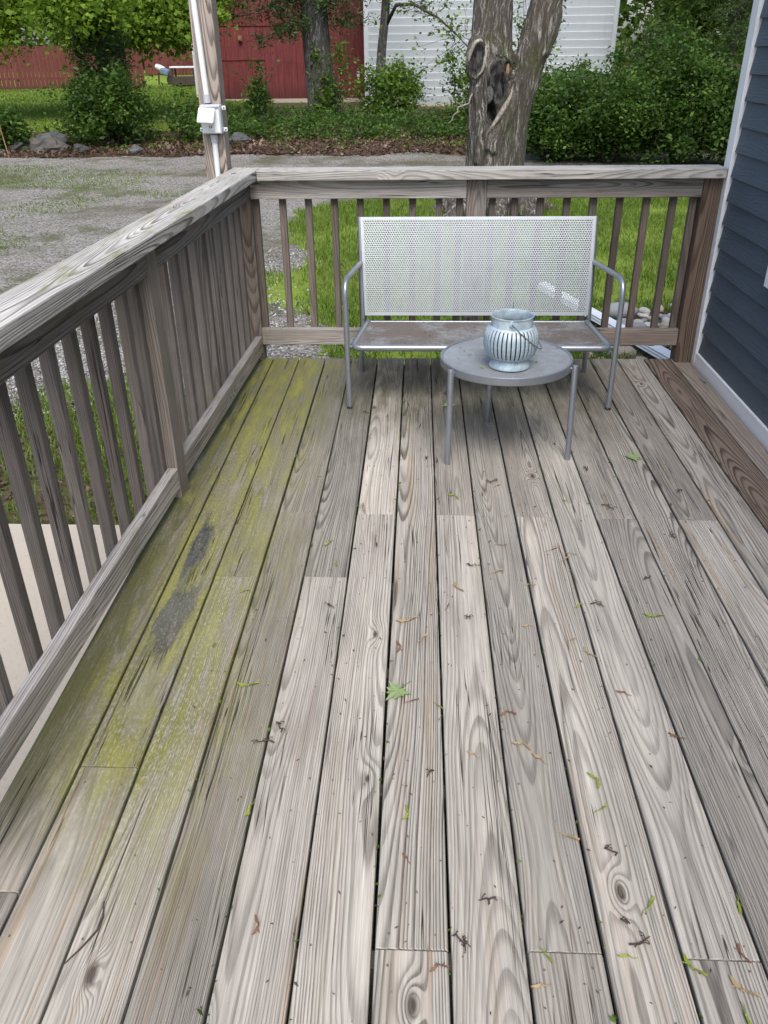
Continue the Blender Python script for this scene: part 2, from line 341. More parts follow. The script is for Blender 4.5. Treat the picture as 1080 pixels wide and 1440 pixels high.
def stone(name, cols):
    t = NT(name); p = t.coord('Object'); r = t.info()['Random']; n = t.noise(p, 14, 5, .6); m = t.noise(p, 90, 3, .6)
    cr = t.n.new("ShaderNodeValToRGB"); cr.color_ramp.interpolation = 'CONSTANT'; e = cr.color_ramp.elements
    while len(e) < len(cols): e.new(.5)
    for i, c in enumerate(cols): e[i].position = i/len(cols); e[i].color = (*c, 1)
    t._in(cr.inputs[0], r); c = t.mix(t.math('MULTIPLY', n, .55), cr.outputs[0], tuple(v*.55 for v in cols[0]))
    return t.done(c, .7, 0, .3, t.bump(m, .004, .35))
M_river = stone("river_stone", [(.55, .52, .47), (.34, .35, .36), (.44, .36, .28), (.62, .61, .58), (.25, .26, .28), (.48, .44, .40)])
M_field = stone("field_stone", [(.085, .088, .09), (.12, .122, .125), (.055, .058, .052), (.10, .088, .076)])
def leafmat(name, a, b, c3, trans=.35, rough=.55):
    t = NT(name); r = t.attr("rnd"); cr = t.n.new("ShaderNodeValToRGB"); e = cr.color_ramp.elements
    e[0].color = (*a, 1); e[0].position = 0; e[1].color = (*c3, 1); e[1].position = 1; x = e.new(.55); x.color = (*b, 1); t._in(cr.inputs[0], r)
    t.done(cr.outputs[0], rough, 0, .35)
    tr = t.n.new("ShaderNodeBsdfTranslucent"); t._in(tr.inputs[0], t.mix(.6, cr.outputs[0], (.10, .17, .015), 'MIX'))
    ms = t.n.new("ShaderNodeMixShader"); ms.inputs[0].default_value = trans
    t.t.links.new(t.b.outputs[0], ms.inputs[1]); t.t.links.new(tr.outputs[0], ms.inputs[2]); t.t.links.new(ms.outputs[0], t.out.inputs[0]); return t.m
M_maple = leafmat("maple_leaf", (.15, .255, .026), (.25, .40, .042), (.38, .52, .08), .6)
M_shrub = leafmat("shrub_leaf", (.026, .062, .012), (.060, .125, .020), (.15, .26, .04), .4)
M_bright = leafmat("young_leaf", (.06, .12, .016), (.12, .22, .026), (.21, .33, .045), .45)
M_conif = leafmat("conifer_needle", (.024, .048, .014), (.045, .080, .022), (.09, .13, .035), .2)
M_wood_far = leafmat("woodland_leaf", (.035, .07, .012), (.085, .15, .022), (.18, .27, .04), .45)
M_grass = leafmat("grass_blade", (.085, .15, .018), (.16, .25, .03), (.33, .33, .11), .35)
M_litter = leafmat("dry_leaf", (.055, .030, .022), (.12, .072, .050), (.27, .20, .14), .1)
M_gleaf = leafmat("fresh_maple_leaf", (.20, .29, .12), (.27, .37, .16), (.36, .46, .22), .25)
def bark(name, a, b, sc=18, moss=0., stretch=.16, dist=.03, furrow=True, scarred=False):
    t = NT(name); p = t.pos(); x, y, z = t.sep(p); w = t.noise(p, 3.2, 3, .6); w2 = t.noise(p, 11, 3, .6)
    sx = t.math('ADD', t.math('ADD', x, t.math('MULTIPLY', w, .16)), t.math('MULTIPLY', w2, .035))
    q = t.vec(sx, y, t.math('MULTIPLY', z, stretch)); n = t.noise(q, sc, 6, .7); n2 = t.noise(q, sc*2.3, 4, .65); g = t.noise(p, 90, 3, .6)
    rg = t.math('SUBTRACT', 1, t.math('MULTIPLY', t.math('ABSOLUTE', t.math('SUBTRACT', n, .5)), 5.0), clamp=True)
    h = t.math('ADD', t.math('MULTIPLY_ADD', n2, 1.7, -.42), t.math('MULTIPLY', rg, -.55 if furrow else 0)); h = t.math('ADD', h, t.math('MULTIPLY', g, .45))
    c = t.mix(t.ss(h, .15, .85) if furrow else t.ss(h, .3, .75), a, b)
    c = t.mix(t.math('MULTIPLY', t.ss(t.noise(p, 2.2, 4, .6), .5, .7), .35), c, (a[0]*1.1, a[1]*.95, a[2]*.8))
    if moss: c = t.mix(t.math('MULTIPLY', t.ss(t.noise(p, 4, 4, .65), .52, .66), moss), c, (.075, .085, .022))
    if scarred:   # bare heartwood where the mesh carries a wound
        sm = t.attr("scar"); hn = t.noise(t.vec(t.math('MULTIPLY', x, 14), t.math('MULTIPLY', y, 14), t.math('MULTIPLY', z, 6)), 1, 5, .65)
        c = t.mix(sm, c, t.mix(t.ss(hn, .40, .72), (.020, .018, .018), (.17, .165, .16)))
    return t.done(c, .95, 0, .15, t.bump(h, dist, 1.0))
M_bark = bark("furrowed_maple_bark", (.105, .092, .080), (.60, .56, .51), 16, .45, .085, .035, True, True)
M_pine = bark("grey_pine_bark", (.075, .072, .07), (.34, .33, .32), 11, .1, .22)
M_twig = plain("dark_twig_bark", (.055, .042, .035), .9)
M_twigd = plain("dry_twig", (.075, .05, .042), .9)
M_scar = bark("weathered_heartwood", (.018, .017, .017), (.135, .13, .13), 14, 0, .35, .015, False)
M_callus = bark("pale_callus_bark", (.09, .075, .062), (.42, .38, .335), 30, 0, .35, .01, False)
M_rotten = bark("orange_rotten_wood", (.10, .055, .03), (.32, .19, .10), 30, 0, .2, .01, False)
def redpaint(name, a, b):
    t = NT(name); x, y, z = t.sep(t.coord('Object')); r = t.math('MULTIPLY', t.info()['Random'], 91)
    st = t.noise(t.vec(t.math('MULTIPLY', x, 18), t.math('ADD', t.math('MULTIPLY', y, 1.2), r), z), 1, 5, .65); n = t.noise(t.pos(), 1.1, 5, .65)
    c = t.mix(t.ss(st, .35, .7), a, b); c = t.mix(t.math('MULTIPLY', t.ss(n, .5, .72), .45), c, tuple(v*.5 for v in a))
    wz = t.sep(t.pos())[2]
    c = t.mix(t.math('MULTIPLY', t.math('SUBTRACT', 1, t.ss(t.math('ADD', wz, t.math('MULTIPLY', n, .4)), .35, .95)), .55), c, (.045, .02, .018))
    return t.done(c, .75, 0, .25, t.bump(st, .004, .5))
M_red = redpaint("faded_red_paint", (.135, .030, .032), (.20, .048, .048))
M_redf = redpaint("dull_red_fence_stain", (.11, .030, .026), (.155, .048, .040))
def gsiding():
    t = NT("white_garage_paint"); p = t.pos(); n = t.noise(p, 1.2, 5, .65); x, y, z = t.sep(p)
    s = t.noise(t.vec(t.math('MULTIPLY', x, 7), y, t.math('MULTIPLY', z, .7)), 1, 4, .65)
    c = t.mix(n, (.43, .47, .50), (.53, .565, .59)); c = t.mix(t.math('MULTIPLY', t.ss(s, .52, .75), .3), c, (.33, .36, .36)); return t.done(c, .6, 0, .3)
M_gar = gsiding()
M_shingle = plain("grey_roof_shingle", (.12, .115, .11), .9, 0, .2, .3, 20)
M_glass = NT("window_glass").done((.02, .025, .03), .05, 0, .6)
M_litwht = plain("faded_white_plastic", (.66, .70, .74), .6)
M_blue = plain("faded_blue_plastic", (.13, .19, .26), .6)

# ================================================================== GROUND
def zt(x, y):
    return np.interp(y, [-20, 13.5, 18.2, 20.0, 22.5, 26, 30, 36, 50, 90], [-.45, -.45, -.36, -.20, .0, .07, .14, .30, .75, 1.8])
def vnoise(x, y, s, seed=0):
    """smooth value noise for outlines, -1..1"""
    rs = np.random.default_rng(seed); T = rs.random((64, 64))*2-1
    x = np.asarray(x, float)*s+100; y = np.asarray(y, float)*s+100; i = np.floor(x).astype(int); j = np.floor(y).astype(int); u = x-i; v = y-j
    u = u*u*(3-2*u); v = v*v*(3-2*v); g = lambda a, b: T[a % 64, b % 64]
    return (g(i, j)*(1-u)+g(i+1, j)*u)*(1-v)+(g(i, j+1)*(1-u)+g(i+1, j+1)*u)*v
def sheet(name, mat, x0, x1, y0, y1, step, dz, mask=None, kind='structure', rough=0.):
    xs = np.arange(x0, x1+1e-6, step); ys = np.arange(y0, y1+1e-6, step); X, Y = np.meshgrid(xs, ys); Z = zt(X, Y)+dz+rough*vnoise(X, Y, 1.3, 5)
    nx = len(xs); V = np.stack([X, Y, Z], -1).reshape(-1, 3)
    i, j = np.meshgrid(np.arange(nx-1), np.arange(len(ys)-1)); a = (j*nx+i).ravel(); F = np.stack([a, a+1, a+nx+1, a+nx], -1)
    if mask is not None:
        c = V[F].mean(1); F = F[mask(c[:, 0], c[:, 1])]
    o = link(name, mk_np(name, V, F, mat, None, True)); return tag(o, kind=kind)
def is_lawn(x, y):
    n = vnoise(x, y, .9, 1)*.35+vnoise(x, y, 3, 2)*.15
    edge = np.interp(y, [4.4, 5.2, 6.1, 7.9, 11.8, 12.8, 13.8], [-.2, -.6, -1.0, -1.42, -1.5, -1.0, .6])
    return (x > edge+n) & (y > 4.75+n*.4) & (y < 13.4+n) & (y > 4.2)
def is_gravel(x, y):
    n = vnoise(x, y, .8, 3)*.4+vnoise(x, y, 3, 4)*.2
    return (~is_lawn(x, y)) & (y > np.where(x < -1.2, 4.75, 4.3)+n*.6) & (y < 19.2+n*.8) & (x < 12)
gs = sheet("ground", M_soil, -70, 70, -20, 90, 2.0, -.03)
big = 600; gv = [(-big, -big, -.55), (big, -big, -.55), (big, big, -.55), (-big, big, -.55)]
tag(link("outer_ground", mk("outer_ground", gv, [[0, 1, 2, 3]], M_soil)), kind='structure')
sheet("gravel_driveway", M_gravel, -34, 14, 3.6, 20.5, .14, -.009, lambda x, y: is_gravel(x, y) | (is_lawn(x, y) & ~is_lawn(x-.5, y)) | (is_lawn(x, y) & (y > 12)))
sheet("lawn", M_lawn, -2.5, 14, 4.2, 15, .16, -.004, is_lawn)
sheet("back_lawn", M_lawn, -40, -5.2, 21.0, 48, .5, .02)
sheet("leaf_mulch", M_mulch, -34, 14, 17.2, 22.5, .10, .003, lambda x, y: (y > 18.25+vnoise(x, y, .8, 3)*.25+vnoise(x, y, 3, 4)*.16) & (y < 21.3+vnoise(x, y, .5, 8)*.8), 'stuff', .012)
v, f = box_np([(-7.5, -1.05, -4.0, 3.215, -.6, -.40)])
pad = link("concrete_pad", mk("concrete_pad", v, f, M_conc)); tag(pad, kind='structure')

# ================================================================== DECK
deck = empty("deck", (0, 0, 0), kind='structure')
X0, SP, BW, BT = -.65976, .1465, .1405, .026
END, START = 4.405, -1.2
joints = {-2: [1.05], -1: [1.39, 3.86], 0: [2.216], 1: [2.647], 2: [2.219], 3: [2.637], 4: [.953], 5: [2.637], 6: [.957], 7: [2.627], 8: [.951], 9: [2.623], 11: [2.62], 10: [.41], 12: [1.0], 13: [.2]}
tone = {}
rr = random.Random(12)
for k in range(-2, 15):
    ys = [START]+sorted(joints.get(k, []))+[END]
    w = BW if k < 14 else .094
    xc = X0+k*SP+SP/2 if k < 14 else X0+14*SP+.003+w/2
    for a, b in zip(ys[:-1], ys[1:]):
        br = {13: .80, 14: .60, 12: .10}.get(k, rr.choice([0, 0, .05, .12]))
        g = {13: .54, 14: .62}.get(k, .495+rr.uniform(-.075, .07))
        cbv = {13: 1.0, 14: .45}.get(k, rr.uniform(.25, .85))
        if k <= 0: cbv *= .55
        M = Matrix.Translation((xc+rr.uniform(-.0008, .0008), (a+b)/2, -BT/2+rr.uniform(-.0012, .0012))) @ Matrix.Rotation(rr.uniform(-.006, .006), 4, 'Y') @ Matrix.Rotation(rr.uniform(-.0003, .0003), 4, 'Z')
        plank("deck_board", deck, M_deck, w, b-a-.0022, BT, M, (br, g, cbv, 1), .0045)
jy = [-.7, -.29, .12, .53, .953, 1.37, 1.79, 2.217, 2.63, 3.04, 3.45, 3.86, 4.30]
for y in jy:
    M = frame((0, 0, 1), (1, 0, 0), (0, 1, 0), (.29, y, -.127)); plank("joist", deck, M_rail, .19, 2.42, .038, M, (.3, .33, .3, 1))
M = frame((0, 0, 1), (1, 0, 0), (0, 1, 0), (.27, 4.372, -.127)); plank("rim_joist", deck, M_rail, .19, 2.40, .038, M, (.25, .42, .4, 1))
for x in (-.75, 1.1):
    for y in (0, 2.1, 4.2): plank("support_post", deck, M_rail, .089, .30, .089, frame((1, 0, 0), (0, 0, 1), (0, -1, 0), (x, y, -.36)), (.3, .35, .3, 1))
sv, sf = [], []; rs = random.Random(3)
for k in range(-2, 15):
    for y in jy[1:]:
        isj = any(abs(q-y) < .05 for q in joints.get(k, []))
        for e in ((-.028, .028) if isj else (0,)):
            for s in (-1, 1):
                if rs.random() < .45 and not isj: continue
                x = X0+k*SP+SP/2+s*(.047 if k < 14 else .03)-(.024 if k == 14 else 0)+rs.uniform(-.005, .005); yy = y+e+rs.uniform(-.006, .006); b = len(sv)
                sv += [(x, yy, .0004)]+[(x+.0026*math.cos(q*math.pi/3), yy+.0026*math.sin(q*math.pi/3), .0012) for q in range(6)]+[(x+.0034*math.cos(q*math.pi/3), yy+.0034*math.sin(q*math.pi/3), -.004) for q in range(6)]
                for q in range(6): sf += [[b, b+1+q, b+1+(q+1) % 6], [b+1+q, b+7+q, b+7+(q+1) % 6, b+1+(q+1) % 6]]
tag(link("deck_screws", mk("deck_screws", sv, sf, M_screw), deck), kind='stuff')

# ================================================================== RAILINGS
BR = 0.0889; TT = .038
Zu = Vector((0, 0, 1)); Xu = Vector((1, 0, 0)); Yu = Vector((0, 1, 0))
rb = random.Random(5)
def rcol(br=.0, g=.5, c=.6): return (max(0, br+rb.uniform(-.05, .1)), g+rb.uniform(-.05, .05), c, 1)
def upright(name, parent, mat, w, t, z0, z1, x, y, ax, col):
    """a square timber standing at x, y with its width along ax"""
    ax = Vector(ax).normalized(); zz = ax.cross(Zu)
    return plank(name, parent, mat, w, z1-z0, t, frame(ax, Zu, zz, (x, y, (z0+z1)/2)), col)
# --- the run across the far end
back = empty("deck_railing", (.30, 4.40, 0), "weathered wooden railing across the far end of the deck behind the metal bench", "railing", "weathered deck railings")
F1 = Matrix.Identity(4)
def alongx(name, x0, x1, w, t, z, y, col, mat=M_rail): return plank(name, back, mat, w, x1-x0, t, frame(Zu, Xu, Yu, ((x0+x1)/2, y, z)), col)
plank("cap_rail", back, M_cap, .142, 1.484+.803, .047, frame(Yu*-1, Xu, Zu, ((1.484-.803)/2, 4.375, .9645)), (.0, .62, .45, 1))
alongx("top_rail", -.853, .2365, BR, TT, .8925, 4.379, (.0, .86, .35, 1)); alongx("top_rail", .3385, 1.398, BR, TT, .8925, 4.379, (.15, .68, .7, 1))
alongx("bottom_rail", -.853, .2365, BR, TT, .1345, 4.379, (.05, .92, .4, 1)); alongx("bottom_rail", .3385, 1.398, BR, TT, .1345, 4.379, (.5, .75, .6, 1))
upright("post", back, M_rail, .099, .089, -.42, .9405, .2875, 4.405, Xu, (.2, .58, .55, 1))
upright("post", back, M_rail, .089, .094, -.42, .9405, 1.4435, 4.394, Xu, (.85, .52, .75, 1))
for x in (-.838, -.700, -.567, -.433, -.30, -.167, -.033, .102, .206, .372, .484, .614, .748, .88, 1.012, 1.146, 1.278, 1.378):
    upright("baluster", back, M_bal, .034, .034, .075, .936, x, 4.4155, Xu, rcol(.35 if x < .9 else .55, .40, .4))
# --- the run along the left side
left = empty("deck_railing", (-.90, 2.8, 0), "weathered wooden railing down the left side of the deck with a broad grey cap", "railing", "weathered deck railings")
DL = Vector((-.031, -1, 0)).normalized(); NL = Vector((-1, .031, 0)).normalized(); OL = Vector((-.855, 4.37, 0))
def lp(Y, off): return OL + DL*((4.37-Y)/-DL.y) + NL*off
def alongl(name, Y0, Y1, w, t, z, off, col, mat=M_rail):
    c = (lp(Y0, off)+lp(Y1, off))/2; L = (lp(Y0, off)-lp(Y1, off)).length
    return plank(name, left, mat, w, L, t, frame(Zu, DL, -NL, (c.x, c.y, z)), col)
c = (lp(4.447, .022)+lp(-.9, .022))/2; L = (lp(4.447, .022)-lp(-.9, .022)).length
plank("cap_rail", left, M_cap, .142, L, .047, frame(NL, DL, Zu, (c.x, c.y, .9645)), (.0, .74, .95, 1))
alongl("top_rail", 2.8505, 4.3685, BR, TT, .8925, TT/2, (.08, .60, .6, 1)); alongl("top_rail", -.6, 2.7495, BR, TT, .8925, TT/2, (.12, .52, .7, 1))
alongl("bottom_rail", 2.8505, 4.3685, BR, TT, .090, TT/2, (.0, .80, .5, 1)); alongl("bottom_rail", -.6, 2.7495, BR, TT, .083, TT/2, (.0, .98, .5, 1))
p = lp(2.80, .043); upright("post", left, M_rail, .099, .089, -.42, .9405, p.x, p.y, DL, (.25, .66, .6, 1))
p = lp(4.415, .0445); upright("post", left, M_rail, .089, .089, -.42, .9405, p.x, p.y, Xu, (.45, .46, .5, 1))
for Y in [2.733, 2.62, 2.48, 2.34, 2.205, 2.06, 1.92, 1.785, 1.645, 1.475, 1.335, 1.2, 1.06, .92, .78, .64, .5] + [2.925, 3.055, 3.195, 3.33, 3.465, 3.6, 3.735, 3.87, 4.005, 4.14, 4.265]:
    p = lp(Y, TT+.0185); upright("baluster", left, M_bal, .036, .036, .045, .936, p.x, p.y, DL, rcol(.18, .41, .45))
# screws in the rails
# --- the tall porch post beyond the corner, with its wiring
pp = link("porch_post", plank_mesh(.108, 4.0, .105, M_rail, .006), None, frame(Xu, Zu, -Yu, (-1.008, 4.405, 1.55)), (.35, 1.0, .9, 1))
tag(pp, "tall square timber post rising at the far left corner of the deck railing", "post")
cx = -1.012; cy = 4.3515-.0145
cdt = empty("conduit", (cx, cy, -.4), "white plastic conduit running up the face of the tall corner post", "conduit")
tube("pipe", cdt, M_pvc, [(-1.001, cy, -.40), (-1.001, cy, 1.12)], .0135, 12); tube("pipe", cdt, M_pvc, [(-1.017, cy, 1.315), (-1.052, cy, 2.2), (-1.052, cy, 3.4)], .0135, 12)
tube("coupling", cdt, M_boxg, [(-1.001, cy, 1.115), (-1.001, cy, 1.150)], .018, 12); tube("coupling", cdt, M_boxg, [(-1.017, cy, 1.288), (-1.018, cy, 1.325)], .018, 12)
bx = empty("outlet_box", (-1.0, 4.35, 1.22), "grey weatherproof outlet box with its white cover flipped up on the corner post", "outlet box")
link("housing", bevel_box("housing", (.098, .052, .128), M_boxg, .006), bx, Matrix.Translation((-1.0, 4.3235, 1.219)))
link("face_plate", bevel_box("face_plate", (.088, .006, .118), M_pvc, .003), bx, Matrix.Translation((-1.0, 4.2942, 1.219)))
link("receptacle", bevel_box("receptacle", (.034, .012, .068), M_litwht, .004), bx, Matrix.Translation((-1.0, 4.2885, 1.203)))
v, f = box_np([(-.006, -.0025, -.001, .001, -.006, .004), (.0025, .006, -.001, .001, -.006, .004)])
for dz in (-.015, .015): link("socket_slots", mk("socket_slots", v, f, M_dark), bx, Matrix.Translation((-1.0, 4.2822, 1.203+dz)))
fl = link("cover_flap", bevel_box("cover_flap", (.080, .016, .078), M_pvc, .007, 3), bx, Matrix.Translation((-1.012, 4.258, 1.238)) @ Matrix.Rotation(math.radians(-38), 4, 'X') @ Matrix.Rotation(math.radians(4), 4, 'Y'))
tube("hinge_pin", bx, M_boxg, [(-1.045, 4.288, 1.274), (-.957, 4.288, 1.274)], .005, 8)
for sx, sz in ((1, 1), (1, -1), (-1, -1)):
    lug = link("mounting_lug", bevel_box("mounting_lug", (.022, .008, .018), M_pvc, .003), bx, Matrix.Translation((-1.0+sx*.056, 4.345, 1.219+sz*.047)))
    tube("lug_screw", lug, M_dark, [(-1.0+sx*.059, 4.3415, 1.219+sz*.047), (-1.0+sx*.059, 4.3385, 1.219+sz*.047)], .0035, 8)

# ================================================================== HOUSE
house = empty("house", (1.6, 1.5, 0), "dark blue grey clapboard house wall with white trim along the right of the deck", "house")
HX = 1.503
zl = -.3245
TH = .016
def lap(z0, y0, y1):
    """one lap siding board: its lower edge stands proud over the board below"""
    h = .128; L = y1-y0
    a = math.atan2(.017, h); w = h
    return frame(Vector((math.sin(a)*1.0, 0, math.cos(a))), Yu, Vector((-math.cos(a), 0, math.sin(a))), (HX+.004+math.sin(a)*w/2, (y0+y1)/2, z0+w/2))
z = .0695
first = True
while z < 3.3:
    if z < .58 or z > 1.9: plank("siding_board", house, M_siding, .128, 4.302+2.5, .0125, lap(z, -2.5, 4.302), r=.0015)
    else:
        plank("siding_board", house, M_siding, .128, 4.302-3.60, .0125, lap(z, 3.60, 4.302), r=.0015); plank("siding_board", house, M_siding, .128, 2.62+2.5, .0125, lap(z, -2.5, 2.62), r=.0015)
    z += .1097
v, f = box_np([(HX+.025, 6.5, -2.5, 4.36, -.6, 3.4)]); link("wall", mk("wall", v, f, M_siding), house)
for (nm, d, c) in [("corner_trim", (.03, .083, 3.5), (1.504, 4.3445, 1.715)), ("skirt_board", (.028, 6.8, .088), (1.504, .900, .028)), ("corner_trim", (.11, .022, 3.9), (1.575, 4.398, 1.5))]:
    link(nm, bevel_box(nm, d, M_white, .003), house, Matrix.Translation(c))
win = link("window", bevel_box("window", (.02, .92, 1.22), M_glass, .002), house, Matrix.Translation((1.512, 3.11, 1.24)))
for (d, c) in [((.034, .09, 1.31), (1.497, 3.553, 1.255)), ((.034, .09, 1.31), (1.497, 2.667, 1.255)), ((.034, .792, .09), (1.4975, 3.11, .645)), ((.034, .792, .09), (1.4975, 3.11, 1.865)), ((.024, .792, .04), (1.502, 3.11, 1.25))]:
    link("window_casing", bevel_box("window_casing", d, M_white, .003), win, Matrix.Translation(c))
dsp = empty("downspout", (1.6, 6.0, -.4), "white ribbed downspout pipe lying on the ground past the house corner", "downspout")
a, b = Vector((1.81, 5.35, -.38)), Vector((1.13, 7.55, -.38)); d = (b-a).normalized(); pdir = d.copy(); n = Vector((d.y, -d.x, 0))
sec = []
for q in range(28):
    ang = 2*math.pi*q/28; cxx, czz = math.cos(ang), math.sin(ang); s = 1/max(abs(cxx)/.045, abs(czz)/.032); rip = 1+.07*math.cos(14*ang); sec.append((cxx*s*rip, czz*s*rip))
v, f = [], []
for P_ in (a, b):
    v += [P_+n*x+Zu*zz for x, zz in sec]
f = [[i, (i+1) % 28, 28+(i+1) % 28, 28+i] for i in range(28)]+[list(range(28))[::-1], [28+i for i in range(28)]]
link("pipe", mk("pipe", v, f, M_pvc), dsp)
v, f = join_vf([([P_+n*x*1.12+Zu*zz*1.12 for P_ in (a+d*.02, a+d*.14) for x, zz in sec], [[i, (i+1) % 28, 28+(i+1) % 28, 28+i] for i in range(28)]+[list(range(28))[::-1], [28+i for i in range(28)]])])
link("pipe_collar", mk("pipe_collar", v, f, M_pvc), dsp)

# ================================================================== BENCH
def perforated(name, mat, parent, pitch, hr, inside, mp, t, double=True):
    """punched sheet: hexagonal cells with a real hole; inside(u,v) keeps a cell, mp maps (u,v,w) arrays to points"""
    R = pitch/math.sqrt(3); dv = pitch*math.sqrt(3)/2; n = int(1.6/pitch); jj, ii = np.meshgrid(np.arange(-n, n), np.arange(-n, n))
    U = (ii+.5*(jj % 2))*pitch; Vv = jj*dv; k = inside(U, Vv); U, Vv = U[k], Vv[k]; m = len(U)
    ang = np.arange(6)*math.pi/3+math.pi/6; oc = np.stack([np.cos(ang), np.sin(ang)], -1)
    rings = [(R, 0), (hr, 0), (hr, t), (R, t)] if double else [(R, 0), (hr, 0), (hr, t)]
    pts = []
    for r, w in rings:
        u = U[:, None]+oc[None, :, 0]*r; v_ = Vv[:, None]+oc[None, :, 1]*r; pts.append(np.stack(mp(u, v_, np.full_like(u, w)), -1))
    P = np.concatenate(pts, 1).reshape(-1, 3); nr = len(rings); F = []
    base = np.arange(m)*6*nr
    for a in range(nr-1):
        for q in range(6):
            q2 = (q+1) % 6; F.append(np.stack([base+a*6+q, base+a*6+q2, base+(a+1)*6+q2, base+(a+1)*6+q], -1))
    return link(name, mk_np(name, P, np.concatenate(F), mat), parent)
bench = empty("bench", (.29, 3.9, 0), "low silver metal bench with perforated seat and back against the far railing", "bench")
# back sheet leans: from (y 4.10, z .335) to (4.215, .785)
def bk(u, w):
    """u along the lean 0..1"""
    return 4.095+.120*u + w*.97, .330+.455*u - w*.25
XB0, XB1 = -.268, .852; XT0, XT1 = -.289, .862
def bx_(s, u): return (XB0+(XT0-XB0)*u)*(1-s)+(XB1+(XT1-XB1)*u)*s
H_ = .47
def mback(u, v, w):
    uu = (v+H_/2)/H_; s = (u+.575)/1.15; y, z = bk(uu, w); return bx_(s, uu), y-.012*np.sin(np.pi*uu), z
perforated("backrest", M_mback, bench, .0118, .0037, lambda u, v: (abs(u) < .566) & (abs(v) < .226), mback, .0016)
loop = []
for s, u in [(0, 0), (1, 0), (1, 1), (0, 1)]:
    y, z = bk(u, 0); loop.append((bx_(s, u), y, z))
def strip(s0, s1, u0, u1, t=.006, nseg=6):
    vs, fs = [], []
    for i in range(nseg+1):
        for w in (-.001, t):
            for (sa, ua) in ([(s0+(s1-s0)*i/nseg, u0), (s0+(s1-s0)*i/nseg, u1)] if s1-s0 > u1-u0 else [(s0, u0+(u1-u0)*i/nseg), (s1, u0+(u1-u0)*i/nseg)]):
                y, z = bk(ua, w); vs.append((bx_(sa, ua), y-.012*math.sin(math.pi*ua), z))
    for i in range(nseg):
        a = i*4; fs += [[a, a+1, a+5, a+4], [a+2, a+6, a+7, a+3], [a, a+4, a+6, a+2], [a+1, a+3, a+7, a+5]]
    fs += [[0, 2, 3, 1], [nseg*4, nseg*4+1, nseg*4+3, nseg*4+2]]
    return vs, fs
v, f = join_vf([strip(0, 1, .972, 1.0), strip(0, 1, .0, .026), strip(.0, .013, .0265, .9715), strip(.987, 1, .0265, .9715)])
me = mk("backrest_border", v, f, M_mback); bm = bmesh.new(); bm.from_mesh(me); bmesh.ops.recalc_face_normals(bm, faces=bm.faces); bm.to_mesh(me); bm.free()
link("backrest_border", me, bench)
# back posts: foot -> seat -> up the side of the back sheet
for s, xf in ((0, -.300), (1, .882)):
    sg = -1 if s == 0 else 1
    pts = [(xf, 4.185, 0), (bx_(s, .0)+sg*.008, 4.112, .30), (bx_(s, 1.0)+sg*.004, 4.232, .782)]
    tube("back_leg", bench, M_metal, bend(pts, .12), .0125, 10)
    # arm and front leg in one tube
    xa = -.331 if s == 0 else .913; xft = -.3235 if s == 0 else .907
    y, z = bk(.55, 0)
    tube("arm_and_front_leg", bench, M_metal, bend([(bx_(s, .55)+sg*.006, y+.012, .578), (xa, 3.70, .602), (xft, 3.668, 0)], .085, 9), .0128, 12)
    tube("foot_cap", bench, M_dark, [(xft, 3.668, 0), (xft, 3.669, .012)], .0134, 10)
    tube("weld_bracket", bench, M_metal, [(xa+sg*-.001+(.006 if s == 0 else -.006), 3.70, .292), ((-.292 if s == 0 else .879), 3.715, .292)], .008, 8)
# seat: perforated sheet in a tube rim, front corners rounded
rim = bend([(-.252, 4.102, .292), (-.306, 3.69, .292), (.890, 3.69, .292), (.850, 4.102, .292)], .05, 6)
rim = [Vector(p) for p in rim]; full = [(.299, 4.102, .292)]+rim+[(.299, 4.1021, .292)]
tube("seat_rim", bench, M_metal, rim, .0155, 12); tube("seat_rim_back", bench, M_metal, [(-.252, 4.102, .292), (.850, 4.102, .292)], .010, 8)
def mseat(u, v, w):
    s = (v+.2)/.4; y = 3.69+.41*s; sag = -.010*np.sin(np.pi*np.clip(s, 0, 1))*np.sin(np.pi*np.clip((u+.6)/1.2, 0, 1)); return .294+u*(1.185-.105*s)/1.2, y, .298+sag-w
perforated("seat", M_mseat, bench, .0115, .0031, lambda u, v: (abs(u) < .594) & (abs(v) < .198) & ~((v < -.165) & (abs(u) > .575)), mseat, .0015)
for x in (.05, .55): tube("seat_stretcher", bench, M_metal, [(x, 3.70, .280), (x, 4.10, .280)], .009, 8)

# ================================================================== TABLE
TC = (.361, 3.23); TZ = .412; TR = .268
table = empty("side_table", (TC[0], TC[1], 0), "round silver metal table with perforated top and three tube legs before the bench", "table")
perforated("table_top", M_mtop, table, .0085, .0027, lambda u, v: np.hypot(u, v) < TR-.006, lambda u, v, w: (TC[0]+u, TC[1]+v, TZ-.006-w), .0012, False)
v, f = lathe_vf([(TR-.014, TZ-.0075), (TR-.010, TZ-.002), (TR-.004, TZ), (TR, TZ-.003), (TR+.001, TZ-.030), (TR-.003, TZ-.034), (TR-.007, TZ-.030), (TR-.008, TZ-.0075), (TR-.014, TZ-.0075)], 72)
me = mk("table_rim", [(x+TC[0], y+TC[1], z) for x, y, z in v], f, M_metal); shade_auto(me, 35); link("table_rim", me, table)
for a in (TC[0]-.2, TC[0]): pass
tube("cross_brace", table, M_metal, [(TC[0]-TR+.01, TC[1]+.01, TZ-.018), (TC[0]+TR-.01, TC[1]+.01, TZ-.018)], .008, 8)
